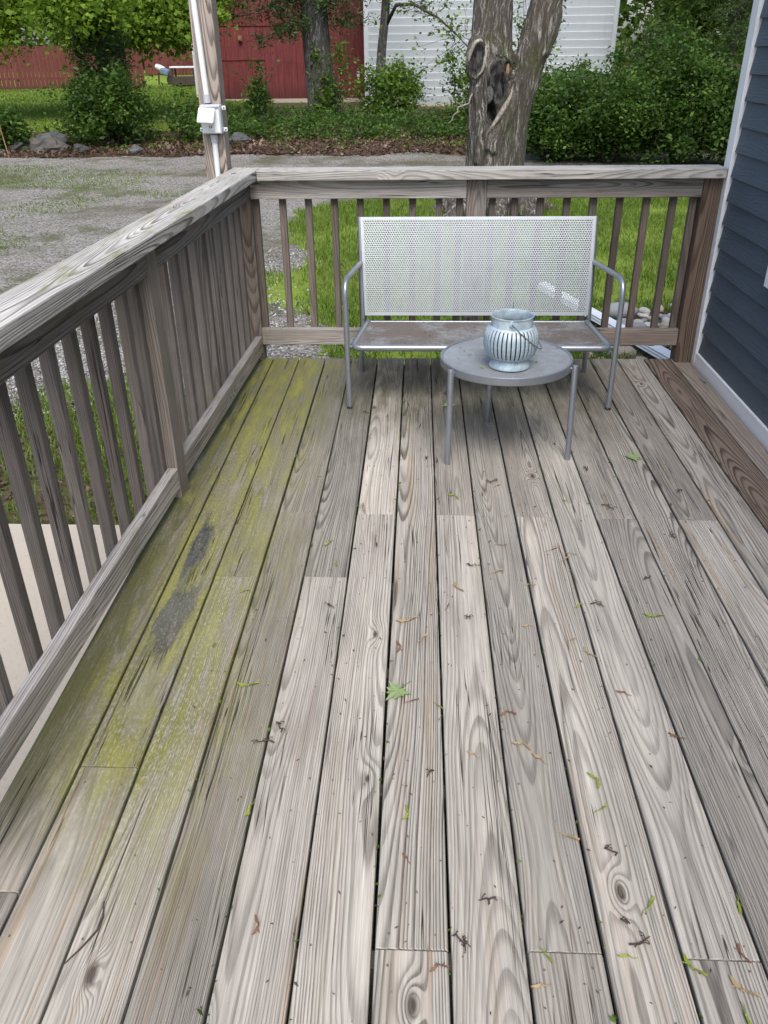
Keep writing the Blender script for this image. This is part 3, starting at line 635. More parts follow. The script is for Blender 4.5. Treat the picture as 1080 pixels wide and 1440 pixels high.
for (lx, ly) in ((.128, 3.062), (.630, 3.117), (.326, 3.512)):
    dx, dy = lx-TC[0], ly-TC[1]; dl = math.hypot(dx, dy); ux, uy = dx/dl, dy/dl; tx, ty = TC[0]+ux*(TR+.0155), TC[1]+uy*(TR+.0155)
    tube("leg", table, M_metal, [(lx, ly, 0), (tx, ty, TZ-.010), (tx, ty, TZ-.004)], [.0115, .0125, .0105], 14)
    tube("leg_bolt", table, M_metal, [(tx, ty, TZ-.018), (tx-ux*.016, ty-uy*.016, TZ-.018)], .006, 8)

# ================================================================== LANTERN
LC = Vector((.362, 3.115, TZ+.0))
lan = empty("lantern", LC, "round whitewashed zinc lantern with curved slats and a wire handle on the table", "lantern")
def lat(name, prof, mat, n=40):
    v, f = lathe_vf(prof, n); me = mk(name, [Vector(p)+LC for p in v], f, mat); shade_auto(me, 35); return link(name, me, lan)
lat("base_ring", [(.066, .040), (.068, .034), (.076, .012), (.080, .002), (.080, .0), (.074, .0), (.070, .012), (.062, .030), (.0, .030)], M_zinc)
lat("neck_ring", [(.0875, .154), (.084, .159), (.081, .161), (.0800, .165), (.0800, .193), (.083, .197), (.083, .200), (.080, .2005), (.0775, .193), (.0775, .163), (.082, .155), (.0875, .154)], M_zinc)
lat("inner_floor", [(.0, .034), (.064, .034)], M_dark)
lat("dark_insert", [(.0, .120), (.060, .124), (.074, .138), (.078, .128), (.082, .10), (.078, .07), (.060, .034)], M_dark, 28)
prof = [(.068, .032), (.087, .044), (.098, .062), (.1035, .084), (.1045, .106), (.1015, .128), (.095, .146), (.085, .159)]
NR = 36; hw = .72*math.pi/NR; rv, rf = [], []
for (r, z) in prof:
    for t_ in (0, -.0018):
        for q in (-hw, 0, hw):
            bul = (r+t_+(.0022 if q == 0 else 0)); rv.append((bul*math.cos(q), bul*math.sin(q), z))
for i in range(len(prof)-1):
    a = i*6; b = a+6
    rf += [[a, a+1, b+1, b], [a+1, a+2, b+2, b+1], [a+3, b+3, b+4, a+4], [a+4, b+4, b+5, a+5], [a, b, b+3, a+3], [a+2, a+5, b+5, b+2]]
rme = mk("slat", rv, rf, M_zinc); shade_auto(rme, 50)
for k in range(NR): link("slat", rme, lan, Matrix.Translation(LC) @ Matrix.Rotation(2*math.pi*k/NR, 4, 'Z'))
ax = Vector((-.12, -1, 0)).normalized(); sd = Vector((1, -.12, 0)).normalized()
for s in (-1, 1):
    e = LC+ax*(.0795*s)+Vector((0, 0, .188)); tube("handle_ear", lan, M_zinc, [e-ax*.004*s, e+ax*.010*s], .0085, 10)
dn = (sd*.72+Vector((0, 0, -.69))).normalized(); hp = []
for k in range(25):
    q = math.pi*k/24; hp.append(LC+Vector((0, 0, .188))+ax*(math.cos(q)*.096)+dn*(math.sin(q)*.165))
tube("wire_handle", lan, M_wire, hp, .0022, 8)
tube("hook", lan, M_wire, [LC-ax*.0865+Vector((0, 0, .18)), LC-ax*.0865+Vector((0, 0, .225))], .002, 6)

# ================================================================== FOLIAGE HELPERS
def leaf_mesh(name, P, size, mat, rng, up=.5, aspect=.55, jit=.35, droop=0.):
    """one folded four-point leaf at every point"""
    n = len(P); a = rng.normal(size=(n, 3)); a[:, 2] *= .6; a[:, 2] -= droop; a /= np.linalg.norm(a, axis=1, keepdims=True)
    nr = rng.normal(size=(n, 3)); nr[:, 2] = np.abs(nr[:, 2])+up; b = np.cross(nr, a); b /= np.linalg.norm(b, axis=1, keepdims=True)+1e-9
    c = np.cross(a, b); s = size*(1+jit*rng.normal(size=(n, 1))).clip(.4, 2); w = s*aspect*.5
    V = np.stack([P, P+a*s*.45+b*w+c*w*.35, P+a*s, P+a*s*.45-b*w+c*w*.35], 1).reshape(-1, 3)
    F = np.arange(n*4).reshape(n, 4); ph_ = rng.random(3)*6; cv = np.sin(P[:, 0]*4.1+ph_[0]+1.3*np.sin(P[:, 2]*3))*np.sin(P[:, 1]*3.7+ph_[1])*np.sin(P[:, 2]*4.6+ph_[2]+P[:, 0])
    r = np.repeat(np.clip(rng.normal(.42, .2, n)+.38*cv, 0, 1), 4)
    return mk_np(name, V, F, mat, r)
def clumps(rng, c, rad, nc, per, cr, shell=.55, flat=1.):
    """leaf points gathered in uneven clumps through an ellipsoid"""
    c = np.array(c, float); rad = np.array(rad, float); d = rng.normal(size=(nc, 3)); d /= np.linalg.norm(d, axis=1, keepdims=True)
    q = c+d*rad*(shell+(1-shell)*rng.random((nc, 1)))**.8*(.66+.58*rng.random((nc, 1))**1.4)
    k = rng.integers(int(per*.5), int(per*1.5)+1, nc); idx = np.repeat(np.arange(nc), k); p = rng.normal(size=(len(idx), 3))*cr*(.6+.8*rng.random((nc, 1)))[idx]; p[:, 2] *= flat
    return q[idx]+p
def limb_mesh(name, mat, paths, parent):
    v, f = join_vf([tube_vf(p, r, n) for p, r, n in paths]); me = mk(name, v, f, mat, True); return link(name, me, parent)
def wander(rng, a, b, n=6, j=.05):
    a = np.array(a, float); b = np.array(b, float); t = np.linspace(0, 1, n)[:, None]; p = a+(b-a)*t+rng.normal(size=(n, 3))*j*np.sin(np.pi*t); return [tuple(q) for q in p]
def shrub(name, x, y, w, d, h, label, group, mat, seed, nc=60, per=70, ls=.075, cat="shrub", cr=.11, shell=.5, stems=7, zbase=None):
    g = float(zt(x, y)) if zbase is None else zbase; rng = np.random.default_rng(seed)
    o = empty(name, (x, y, g), label, cat, group)
    P = clumps(rng, (x, y, g+h*.52), (w/2, d/2, h*.5), nc, per, cr, shell); P = P[P[:, 2] > g+.01]
    ps = []
    for k in range(stems):
        q = rng.uniform(-1, 1, 2); ps.append((wander(rng, (x+q[0]*w*.08, y+q[1]*d*.08, g-.05), (x+q[0]*w*.36, y+q[1]*d*.36, g+h*rng.uniform(.5, .92)), 6, .04), list(np.linspace(.018, .004, 6)), 5))
    sh = []
    for k in range(max(2, int(w*5))):
        q = rng.uniform(-1, 1, 2); a = np.array([x+q[0]*w*.38, y+q[1]*d*.30, g+h*.72]); e = a+np.array([q[0]*.25, rng.normal()*.12, h*.12+rng.random()*.30]); ps.append((wander(rng, a, e, 4, .03), [.006, .005, .004, .002], 4)); t_ = rng.random((14, 1)); sh.append(a+(e-a)*(.25+.8*t_)+rng.normal(size=(14, 3))*.035)
    link("foliage", leaf_mesh("foliage", np.concatenate([P]+sh), ls, mat, rng), o)
    limb_mesh("stem", M_twig, ps, o); return o

# ================================================================== BIG DOUBLE-STEMMED TREE
def remeshed(name, parts, vox, mat):
    v, f = join_vf(parts); me = mk(name, v, f, mat); o = bpy.data.objects.new("remesh_source", me); COL.objects.link(o)
    md = o.modifiers.new("r", 'REMESH'); md.mode = 'VOXEL'; md.voxel_size = vox
    dg = bpy.context.evaluated_depsgraph_get(); out = bpy.data.meshes.new_from_object(o.evaluated_get(dg)); bpy.data.objects.remove(o); bpy.data.meshes.remove(me)
    out.name = name; out.materials.clear(); out.materials.append(mat); return out
from mathutils import noise as MN
from mathutils.bvhtree import BVHTree
def ell(c, r, n=14):
    v, f = lathe_vf([(max(1e-4, math.sin(math.pi*i/n)), -math.cos(math.pi*i/n)) for i in range(n+1)], 18); return [(c[0]+x*r[0], c[1]+y*r[1], c[2]+z*r[2]) for x, y, z in v], f
TY = 11.75
def stem(pts, dy=0): return tube_vf([(x, TY+dy+yo, z) for x, z, r, yo in pts], [r for x, z, r, yo in pts], 20)
tparts = [stem([(.86, -.7, .40, 0), (.86, -.45, .33, 0), (.85, -.1, .265, 0), (.86, .5, .255, 0), (.87, 1.0, .265, 0), (.885, 1.5, .265, .02), (.875, 2.05, .245, .05), (.88, 3.0, .25, .1), (.85, 5.0, .21, .2)]),
          stem([(1.12, -.7, .44, .05), (1.10, -.45, .36, .05), (1.13, -.1, .255, .03), (1.17, .4, .205, .0), (1.24, .9, .205, .0), (1.36, 1.35, .20, .0), (1.50, 1.9, .20, .02), (1.78, 3.0, .19, .1), (2.05, 5.0, .16, .3)]),
          stem([(.98, -.6, .33, -.08), (.97, .0, .27, -.1), (1.02, .5, .25, -.1), (1.08, .95, .20, -.08), (1.1, 1.3, .12, -.02)]),
          stem([(.93, .35, .12, -.27), (1.06, .62, .075, -.29), (1.17, .92, .065, -.25), (1.20, 1.15, .06, -.19)]),
          stem([(.78, .2, .11, -.17), (.80, .7, .10, -.2), (.78, 1.1, .10, -.2)]),
          stem([(1.50, 1.45, .10, -.05), (1.585, 1.66, .10, -.06), (1.62, 1.85, .10, -.06), (1.60, 2.1, .09, -.02)]),
          ell((.70, TY-.10, 1.40), (.16, .20, .27)), ell((.94, TY-.20, 1.10), (.21, .15, .28)), ell((.72, TY-.05, 1.02), (.13, .18, .18))]
for (x0, y0, x1, y1, r) in [(.75, -.05, .25, -.75, .13), (.7, .1, .1, .2, .14), (1.0, -.2, 1.02, -.85, .14), (1.25, -.1, 1.6, -.7, .14), (1.3, .1, 1.95, .15, .13)]:
    tparts.append(tube_vf([(x0, TY+y0, -.12), ((x0+x1)/2, TY+(y0+y1)/2, -.36), (x1, TY+y1, -.50)], [r*1.3, r, r*.35], 12))
tme = remeshed("trunk", tparts, .024, M_bark)
nv = len(tme.vertices); co = np.empty(nv*3, np.float32); tme.vertices.foreach_get("co", co); co = co.reshape(-1, 3); no = np.empty(nv*3, np.float32); tme.vertices.foreach_get("normal", no); no = no.reshape(-1, 3)
dsp_ = np.array([MN.noise(Vector((x*9+z*1.2, y*9, z*1.3)))*.020-abs(MN.noise(Vector((x*13-z*1.6, y*13, z*1.5))))*.045+MN.noise(Vector((x*3, y*3, z*2)))*.02 for x, y, z in co.tolist()])
# old limb wounds: hollows of bare dark heartwood pressed into the front of the trunk, each with a raised lip
scar = np.zeros(nv)
for (cx_, cz_, rx_, rz_, dep, tl) in [(.70, 1.40, .085, .175, .05, -.15), (.945, 1.12, .135, .23, .085, -.1), (.90, .80, .055, .16, .09, .1), (1.07, 1.25, .05, .12, .03, .0)]:
    ux = co[:, 0]-cx_; uz = co[:, 2]-cz_; a_ = ux*math.cos(tl)+uz*math.sin(tl); b_ = uz*math.cos(tl)-ux*math.sin(tl)
    dd = np.hypot(a_/rx_, b_/rz_)+.16*np.array([MN.noise(Vector((x*8, 3, z*8))) for x, y, z in co.tolist()]); fr_ = no[:, 1] < .2
    dsp_ = dsp_*np.where(fr_ & (dd < 1.05), .35, 1)-np.where(fr_, dep*np.clip(1-dd**3, 0, 1), 0)+np.where(fr_, .028*np.exp(-((dd-1.15)/.14)**2), 0); scar = np.maximum(scar, np.where(fr_, np.clip((1.08-dd)/.16, 0, 1), 0))
co = co+no*dsp_[:, None]; tme.vertices.foreach_set("co", co.astype(np.float32).ravel()); tme.polygons.foreach_set("use_smooth", np.ones(len(tme.polygons), bool)); tme.update()
at_ = tme.attributes.new("scar", 'FLOAT', 'POINT'); at_.data.foreach_set("value", scar.astype(np.float32))
bigtree = empty("maple_tree", (1.0, TY, -.45), "old double-stemmed tree with dark hollow scars standing just past the deck railing", "tree")
trunk = link("trunk", tme, bigtree)
bvh = BVHTree.FromPolygons([tuple(c) for c in co], [tuple(p.vertices) for p in tme.polygons])
def onbark(x, z, out=0.):
    h = bvh.ray_cast(Vector((x, 5, z)), Vector((0, 1, 0)))[0]; return (x, (h.y if h else TY-.25)-out, z)
def lip(name, pts, r, mat, out=.0, closed=False):
    P = [onbark(x, z, out) for x, z in pts]; Q = []
    for i in range(len(P)):
        k = [P[(i+d) % len(P)] if closed else P[min(max(i+d, 0), len(P)-1)] for d in (-1, 0, 1)]; Q.append(tuple(sum(c)/3 for c in zip(*k)))
    rr_ = [r[i] if hasattr(r, '__len__') else r for i in range(len(Q))]
    v, f = tube_vf(Q, rr_, 8, closed); me = mk(name, v, f, mat, True)
    for vv in me.vertices:
        vv.co += Vector((MN.noise(vv.co*14), MN.noise(vv.co*14+Vector((5, 0, 0))), MN.noise(vv.co*14+Vector((0, 7, 0)))))*.014
    return link(name, me, trunk)
def blob(name, x, z, rx, rz, depth, mat, out):
    c = onbark(x, z, out); v, f = ell((0, 0, 0), (rx, depth, rz), 18); me = mk(name, v, f, mat, True)
    for vv in me.vertices:
        q = Vector((vv.co.x+x, vv.co.y*2, vv.co.z+z)); vv.co += Vector((vv.co.x, 0, vv.co.z))*MN.noise(q*5)*.35; vv.co.y += MN.noise(q*12)*.03
    return link(name, me, trunk, Matrix.Translation(c))
E_ = lambda cx, cz, rx, rz, a0, a1, n, tilt=0: [(cx+rx*math.cos(t)*math.cos(tilt)-rz*math.sin(t)*math.sin(tilt), cz+rz*math.sin(t)*math.cos(tilt)+rx*math.cos(t)*math.sin(tilt)) for t in np.linspace(a0, a1, n)]
lip("callus_ridge", E_(.70, 1.40, .105, .20, 1.2, 3.6, 16, -.15), [.010+.014*math.sin(math.pi*i/15) for i in range(16)], M_callus, -.006)
lip("callus_ridge", E_(.70, 1.40, .095, .20, -1.25, .9, 14, -.15), [.008+.012*math.sin(math.pi*i/13) for i in range(14)], M_callus, -.006)
blob("burl", .855, 1.00, .05, .085, .04, M_scar, .0)
blob("rotten_patch", 1.075, 1.25, .026, .10, .02, M_rotten, .004)
lip("callus_ridge", [(1.14, 1.36), (1.165, 1.24), (1.15, 1.10), (1.125, .99), (1.08, .89), (1.02, .80), (.95, .70), (.89, .62), (.86, .55)], [.012, .024, .030, .034, .036, .034, .028, .02, .012], M_callus, -.004)
lip("callus_ridge", [(.815, 1.28), (.80, 1.15), (.805, 1.02), (.83, .90), (.84, .78), (.82, .62), (.80, .45)], [.012, .018, .02, .02, .02, .018, .01], M_bark, .02)
rngt = np.random.default_rng(44)
for (x, z, n_, s_, mt) in [(1.02, 1.42, 26, .05, M_bright), (1.17, 1.33, 60, .035, M_conif)]:
    c = np.array(onbark(x, z, .03)); P = c+rngt.normal(size=(n_, 3))*np.array([.05, .03, .035]); link("sprout", leaf_mesh("sprout", P, s_, mt, rngt, 1.0), trunk)
limb_mesh("dead_twig", M_callus, [(wander(rngt, onbark(.66, 1.02, -.02), (.36, TY-.4, .70), 8, .04), list(np.linspace(.012, .004, 8)), 6), (wander(rngt, (.55, TY-.35, .85), (.42, TY-.45, .98), 5, .02), list(np.linspace(.007, .003, 5)), 5)], trunk)

# ================================================================== BUILDINGS BEHIND
barn = empty("barn", (-4.0, 30.0, .15), "faded red wooden barn with vertical boards behind the grey tree trunk", "barn")
BW_ = .2015; rbn = random.Random(21)
bm_lo = plank_mesh(.197, 2.08, .022, M_red, .003); bm_hi = plank_mesh(.197, 2.2, .022, M_red, .003)
x = -6.27
while x < -1.72:
    link("wall_board", bm_lo, barn, frame(Xu, Zu, -Yu, (x+.1, 29.0+rbn.uniform(-.004, .004), 1.24)))
    ht = min(2.2, max(.5, 2.75+(x+6.3)*.62-2.20)); zc = 2.21+rbn.uniform(-.015, .015)
    link("wall_board", plank_mesh(.197, round(ht, 1), .022, M_red, .003), barn, frame(Xu, Zu, -Yu, (x+.1, 28.974, zc+round(ht, 1)/2)))
    x += BW_
v, f = box_np([(-6.3, -1.68, 29.03, 36, .1, 3.0)]); link("wall", mk("wall", v, f, M_red), barn)
v, f = box_np([(-6.28, -1.70, 28.985, 29.02, -.2, .205)]); link("foundation", mk("foundation", v, f, M_conc), barn)
v = [(-6.55, 28.8, 2.62), (-6.55, 36.4, 2.62), (-3.0, 36.4, 4.85), (-3.0, 28.8, 4.85), (-1.5, 28.8, 3.9), (-1.5, 36.4, 3.9)]; v += [(a, b, c+.09) for a, b, c in v]
f = [[0, 3, 2, 1], [6, 7, 8, 9], [0, 1, 7, 6], [0, 6, 9, 3], [1, 2, 8, 7], [3, 4, 5, 2], [9, 8, 11, 10], [3, 9, 10, 4], [4, 10, 11, 5], [2, 5, 11, 8]]
link("roof", mk("roof", v, f, M_shingle), barn)
v, f = box_np([(-6.25, -4.85, 28.965, 28.986, 1.285, 1.325)]); link("door_track", mk("door_track", v, f, M_red), barn)
v, f = box_np([(-5.62, -5.50, 28.90, 28.96, 1.80, 1.95), (-5.59, -5.53, 28.82, 28.91, 1.83, 1.90)]); link("door_latch", mk("door_latch", v, f, M_rotten), barn)
v, f = box_np([(-7.15, -6.31, 29.5, 34, .1, 2.2)]); link("lean_to", mk("lean_to", v, f, M_red), barn)
v, f = box_np([(-7.22, -7.12, 29.42, 29.52, .25, 2.15)]); link("corner_board", mk("corner_board", v, f, M_litwht), barn)
v, f = box_np([(-1.98, -1.90, 28.93, 28.973, .80, .95)]); link("meter_box", mk("meter_box", v, f, M_litwht), barn)
gar = empty("garage", (2.0, 27.0, .05), "white clapboard garage behind the thick double tree trunk", "garage")
gx0, gx1 = -1.52, 5.42; z = .13
while z < 3.9:
    L = gx1-gx0; a = .19; link("siding_board", plank_mesh(.222, L, .04, M_gar, .002), gar, frame((0, -math.sin(a), math.cos(a)), Xu, (0, math.cos(a), math.sin(a)), ((gx0+gx1)/2, 26.972, z+.105))); z += .196
v, f = box_np([(gx0, gx1, 27.01, 34, .1, 4.0)]); link("wall", mk("wall", v, f, M_gar), gar)
v, f = box_np([(gx0-.01, gx1+.01, 26.97, 27.0, -.3, .125)]); link("foundation", mk("foundation", v, f, M_conc), gar)
for xx in (gx0-.04, gx1+.03):
    v, f = box_np([(xx-.06, xx+.06, 26.93, 27.02, .1, 4.0)]); link("corner_board", mk("corner_board", v, f, M_gar), gar)
v = [(gx0-.4, 26.6, 3.95), (gx1+.4, 26.6, 3.95), (gx1+.4, 30.5, 5.9), (gx0-.4, 30.5, 5.9), (gx0-.4, 34.4, 3.95), (gx1+.4, 34.4, 3.95)]; v += [(a, b, c+.1) for a, b, c in v]
f = [[0, 1, 2, 3][::-1], [6, 7, 8, 9], [0, 6, 7, 1][::-1], [3, 2, 5, 4][::-1], [9, 8, 11, 10], [0, 3, 9, 6], [3, 4, 10, 9], [1, 7, 8, 2], [2, 8, 11, 5], [4, 5, 11, 10]]
link("roof", mk("roof", v, f, M_shingle), gar)
# --- red fences
def fence(name, label, segs, seed):
    r_ = random.Random(seed); x0, y0 = segs[0][0], segs[0][1]; o = empty(name, (x0, y0, float(zt(x0, y0))), label, "fence", "red board fences around the back lawn")
    for (xa, ya, xb, yb, ha, hb) in segs:
        L = math.hypot(xb-xa, yb-ya); n = max(1, int(L/.15)); ang = math.atan2(yb-ya, xb-xa); bs = []
        for k in range(n):
            t = (k+.5)/n; h = ha+(hb-ha)*t+r_.uniform(-.015, .015); g = float(zt(xa, ya+(yb-ya)*t)); u = t*L; dy = r_.uniform(-.006, .006)
            bs.append((u-.07, u+.07, dy-.011, dy+.011, g+.03, g+h))
        v, f = box_np(bs); tag(link("fence_panel", mk("fence_panel", v, f, M_redf), o, Matrix.Translation((xa, ya, 0)) @ Matrix.Rotation(ang, 4, 'Z')), kind='stuff')
        v, f = box_np([(0, L, .012, .05, g+.35, g+.43), (0, L, .012, .05, g+ha-.4, g+ha-.32)]); link("fence_rail", mk("fence_rail", v, f, M_redf), o, Matrix.Translation((xa, ya, 0)) @ Matrix.Rotation(ang, 4, 'Z'))
        v, f = box_np([(-.05, .05, -.05, .05, g-.3, g+ha+.06)]); link("fence_post", mk("fence_post", v, f, M_redf), o, Matrix.Translation((xa, ya+.06, 0)))
fence("board_fence", "tall red board fence along the back of the lawn at the far left", [(-19.6, 35.2, -17.0, 35.4, 1.62, 1.62), (-17.0, 35.4, -15.7, 35.6, 1.45, 1.62), (-15.65, 35.6, -13.2, 36.0, 1.50, 1.52), (-13.15, 36.0, -10.95, 36.4, 1.50, 1.50)], 4)
fence("board_fence", "dark red board fence with gaps behind the garden clutter beside the barn", [(-15.6, 44.0, -13.8, 44.0, 1.75, 1.75), (-13.55, 44.0, -13.25, 44.0, 1.7, 1.7), (-13.1, 44.0, -11.3, 44.1, 1.75, 1.7), (-11.25, 44.1, -6.5, 44.3, 1.7, 1.7)], 9)
# --- clutter by the barn
wb = empty("garden_cart", (-10.55, 37.8, .35), "white and blue garden cart tipped on the grass before the dark red fence", "cart")
link("tray", bevel_box("tray", (.42, .34, .20), M_litwht, .09, 3), wb, Matrix.Translation((-10.66, 37.8, .98)) @ Matrix.Rotation(.45, 4, 'Y'))
link("bin", bevel_box("bin", (.36, .36, .26), M_blue, .07, 3), wb, Matrix.Translation((-10.45, 37.7, .84)) @ Matrix.Rotation(.3, 4, 'Y'))
for dx in (-.2, .2): tube("leg", wb, M_dark, [(-10.6+dx, 37.8, .34), (-10.55+dx, 37.8, .82)], .03, 8)
tube("wheel", wb, M_dark, [(-10.22, 37.62, .53), (-10.22, 37.72, .53)], .19, 16)
tb = empty("potting_table", (-9.35, 36.5, .32), "grey wooden garden table with a pale top beside the red barn", "table")
link("table_top", bevel_box("table_top", (1.0, .6, .06), M_litwht, .01), tb, Matrix.Translation((-9.35, 36.5, 1.02)))
for sx in (-1, 1):
    for sy in (-1, 1): tube("leg", tb, M_twig, [(-9.35+sx*.42, 36.5+sy*.22, .28), (-9.35+sx*.42, 36.5+sy*.22, 1.0)], .035, 6)
link("shelf", bevel_box("shelf", (.9, .5, .3), M_twig, .01), tb, Matrix.Translation((-9.35, 36.5, .55)))
tube_o = tube("garden_stake", None, M_rotten, [(-8.55, 18.2, float(zt(0, 18.2))-.1), (-8.66, 18.25, .42), (-8.80, 18.3, .95)], .012, 6); tag(tube_o, "thin rusty brown stake leaning at the edge of the driveway", "stake")

# ================================================================== TREES AND SHRUBS
# grey pine trunk before the barn
px, py = -2.63, 24.0; pg = float(zt(px, py)); pine = empty("pine_tree", (px, py, pg), "tall grey-barked pine trunk standing before the red barn", "tree")
v, f = tube_vf([(px+.10, py, pg-.3), (px+.06, py, pg+.2), (px+.02, py, pg+.9), (px-.04, py, 2.0), (px-.10, py, 3.4), (px-.2, py, 8)], [.47, .40, .37, .345, .32, .24], 26); me = mk("trunk", v, f, M_pine, True)
for vv in me.vertices: vv.co += Vector((MN.noise(vv.co*3), MN.noise(vv.co*3+Vector((9, 0, 0))), 0))*.03
link("trunk", me, pine)
rp = np.random.default_rng(31); pts, pths = [], []
for (bx0, by0, bz0) in [(-4.6, 23.4, 2.25), (-4.0, 23.2, 1.75), (-3.6, 23.5, 2.35), (-1.7, 23.4, 2.1), (-2.0, 23.3, 2.45), (-3.3, 23.2, 2.0), (-1.55, 23.2, 2.6), (-4.3, 23.0, 2.6), (-4.9, 23.6, 3.1), (-1.5, 23.7, 3.2), (-5.6, 23.8, 3.0), (-3.2, 22.8, 3.1)]:
    w = wander(rp, (px-.05, py, bz0+.45), (bx0, by0, bz0), 8, .08); pths.append((w, list(np.linspace(.035, .008, 8)), 5))
    for q in w[2:]:
        for k in range(5):
            c = np.array(q)+rp.normal(size=3)*np.array([.22, .2, .10]); pts.append(c+rp.normal(size=(20, 3))*.075)
link("crown", leaf_mesh("crown", np.concatenate(pts), .13, M_conif, rp, .2, .2, .3, .3), pine); limb_mesh("branch", M_twig, pths, pine)
ivy = np.concatenate([np.stack([px+rp.normal(0.17, .16, 700), py-.40+rp.normal(0, .03, 700), pg+np.abs(rp.normal(0, .45, 700))], -1), np.stack([px-.05+rp.normal(0, .06, 90), np.full(90, py-.39), 1.4+rp.normal(0, .15, 90)], -1)])
link("ivy", leaf_mesh("ivy", ivy, .09, M_bright, rp, .2), pine)
# slim tree at the garage corner
sx, sy = -1.08, 24.6; st = empty("slim_tree", (sx, sy, float(zt(sx, sy))), "slim dark tree with a curved branch at the corner of the white garage", "tree"); rs2 = np.random.default_rng(8)
limb_mesh("trunk", M_pine, [([(sx-.02, sy, -.1), (sx, sy, .8), (sx+.07, sy, 1.6), (sx+.16, sy, 2.3), (sx+.22, sy, 3.2), (sx+.5, sy, 6)], [.14, .125, .115, .11, .10, .06], 12)], st)
bp = [(sx+.17, sy, 2.05), (sx+.45, sy-.3, 2.5), (sx+.9, sy-.6, 2.5), (sx+1.5, sy-.9, 2.2), (sx+2.0, sy-1.1, 1.8), (sx+2.25, sy-1.2, 1.55)]; tw = [(bp, [.05, .045, .035, .026, .018, .01], 6)]; lp_ = []
for k in range(42):
    i = rs2.integers(1, 6); a = np.array(bp[i])+rs2.normal(size=3)*.12; b = a+rs2.normal(size=3)*np.array([.35, .25, .3])+np.array([0, 0, .1]); tw.append((wander(rs2, a, b, 4, .03), [.008, .006, .004, .003], 4)); lp_.append(np.array(b)+rs2.normal(size=(17, 3))*.11)
for k in range(40):
    b = np.array([sx+rs2.normal(.3, 1.0), sy+rs2.normal(-.5, .5), 2.9+rs2.random()*1.0]); lp_.append(b+rs2.normal(size=(18, 3))*.16)
limb_mesh("branch", M_twig, tw, st); link("crown", leaf_mesh("crown", np.concatenate(lp_), .10, M_bright, rs2, .4), st)
# leafy maple overhanging the back lawn
rm = np.random.default_rng(77); mt = empty("leafy_tree", (-8.2, 23.8, .05), "bright green leafy tree overhanging the back lawn at upper left", "tree")
cl = [clumps(rm, c, r, nc, 80, .22, .25, .8) for c, r, nc in [((-6.9, 19.3, 2.45), (1.1, .5, .42), 42), ((-11.2, 22.4, 2.55), (2.6, 1.5, 1.0), 230), ((-7.5, 22.4, 2.4), (1.5, 1.1, .95), 150), ((-5.9, 22.2, 2.35), (1.2, 1.0, .85), 120), ((-13.2, 24, 3.0), (2.6, 2, 1.4), 110), ((-9.3, 23.2, 3.0), (3.6, 1.6, 1.1), 200), ((-8.8, 24, 4.6), (4.5, 2.4, 1.6), 190), ((-5.4, 23.2, 3.4), (1.4, 1.2, .9), 70)]]
link("crown", leaf_mesh("crown", np.concatenate(cl), .105, M_maple, rm, .05, .75), mt)
pths = [([(-8.2, 23.8, -.2), (-8.2, 23.8, 1.2), (-8.25, 23.8, 3), (-8.3, 23.9, 6)], [.17, .14, .12, .08], 10)]
for e in [(-12.5, 22.8, 2.8), (-11, 22, 2.6), (-7.0, 22.6, 2.7), (-6.0, 22.4, 2.6), (-8.2, 22, 2.9), (-11.5, 24, 4.2)]: pths.append((wander(rm, (-8.2, 23.8, 2.4+rm.random()), e, 7, .1), list(np.linspace(.06, .012, 7)), 6))
limb_mesh("trunk", M_pine, pths, mt)
# dark conifer and the bush at its foot
jx, jy = -6.95, 20.2; jg = float(zt(jx, jy)); rj = np.random.default_rng(15); jn = empty("conifer", (jx, jy, jg), "dark upright conifer rising out of a leafy bush beside the driveway", "tree")
P = []
for k in range(230):
    h = rj.random()**.85*3.6; R = max(.12, .52*(1-h/4.6)); q = rj.random()*6.283; r = R*(.45+.6*rj.random()); c = np.array([jx+math.cos(q)*r, jy+math.sin(q)*r, jg+.25+h]); n = 60
    d = np.array([math.cos(q)*.25, math.sin(q)*.25, .35]); t = rj.random((n, 1)); P.append(c+d*t+rj.normal(size=(n, 3))*.055)
link("crown", leaf_mesh("crown", np.concatenate(P), .11, M_conif, rj, .1, .24, .3, -.3), jn)
limb_mesh("trunk", M_twig, [([(jx, jy, jg-.1), (jx, jy, jg+3.6)], [.09, .02], 8)], jn)
shrub("leafy_bush", -6.75, 19.35, 2.0, 1.4, 1.45, "dense leafy green bush at the foot of the dark conifer", None, M_shrub, 61, 120, 75, .085, "bush", .13)
shrub("leafy_bush", -5.25, 19.9, .75, .7, .95, "spindly open bush between the dark conifer and the tall corner post", None, M_shrub, 62, 24, 26, .085, "bush", .09, .2)
shrub("leafy_bush", -4.75, 19.6, .9, .8, .55, "low green bush just left of the tall corner post", None, M_shrub, 63, 26, 40, .08, "bush")
shrub("leafy_bush", -8.95, 18.9, 1.3, 1.0, .7, "low bush at the far left edge beside the thin rusty stake", None, M_shrub, 64, 60, 60, .085, "bush", .10)
shrub("sapling", -3.75, 21.2, .75, .6, 1.35, "young leafy sapling growing before the red barn doors", None, M_shrub, 65, 34, 30, .08, "sapling", .08, .15)
shrub("leafy_bush", -.65, 22.6, 1.75, 1.1, 1.25, "rounded bright green bush at the foot of the slim tree by the white garage", None, M_bright, 66, 80, 60, .085, "bush", .12)
shrub("sapling", 1.0, 21.5, 1.1, .7, 1.75, "loose young sapling against the white garage wall just left of the double trunk", None, M_bright, 67, 44, 26, .085, "sapling", .10, .1)
shrub("sapling", -2.05, 23.4, .75, .5, 1.9, "yellow-green sapling between the pine trunk and the white garage corner", None, M_bright, 68, 22, 30, .08, "sapling", .10, .1)
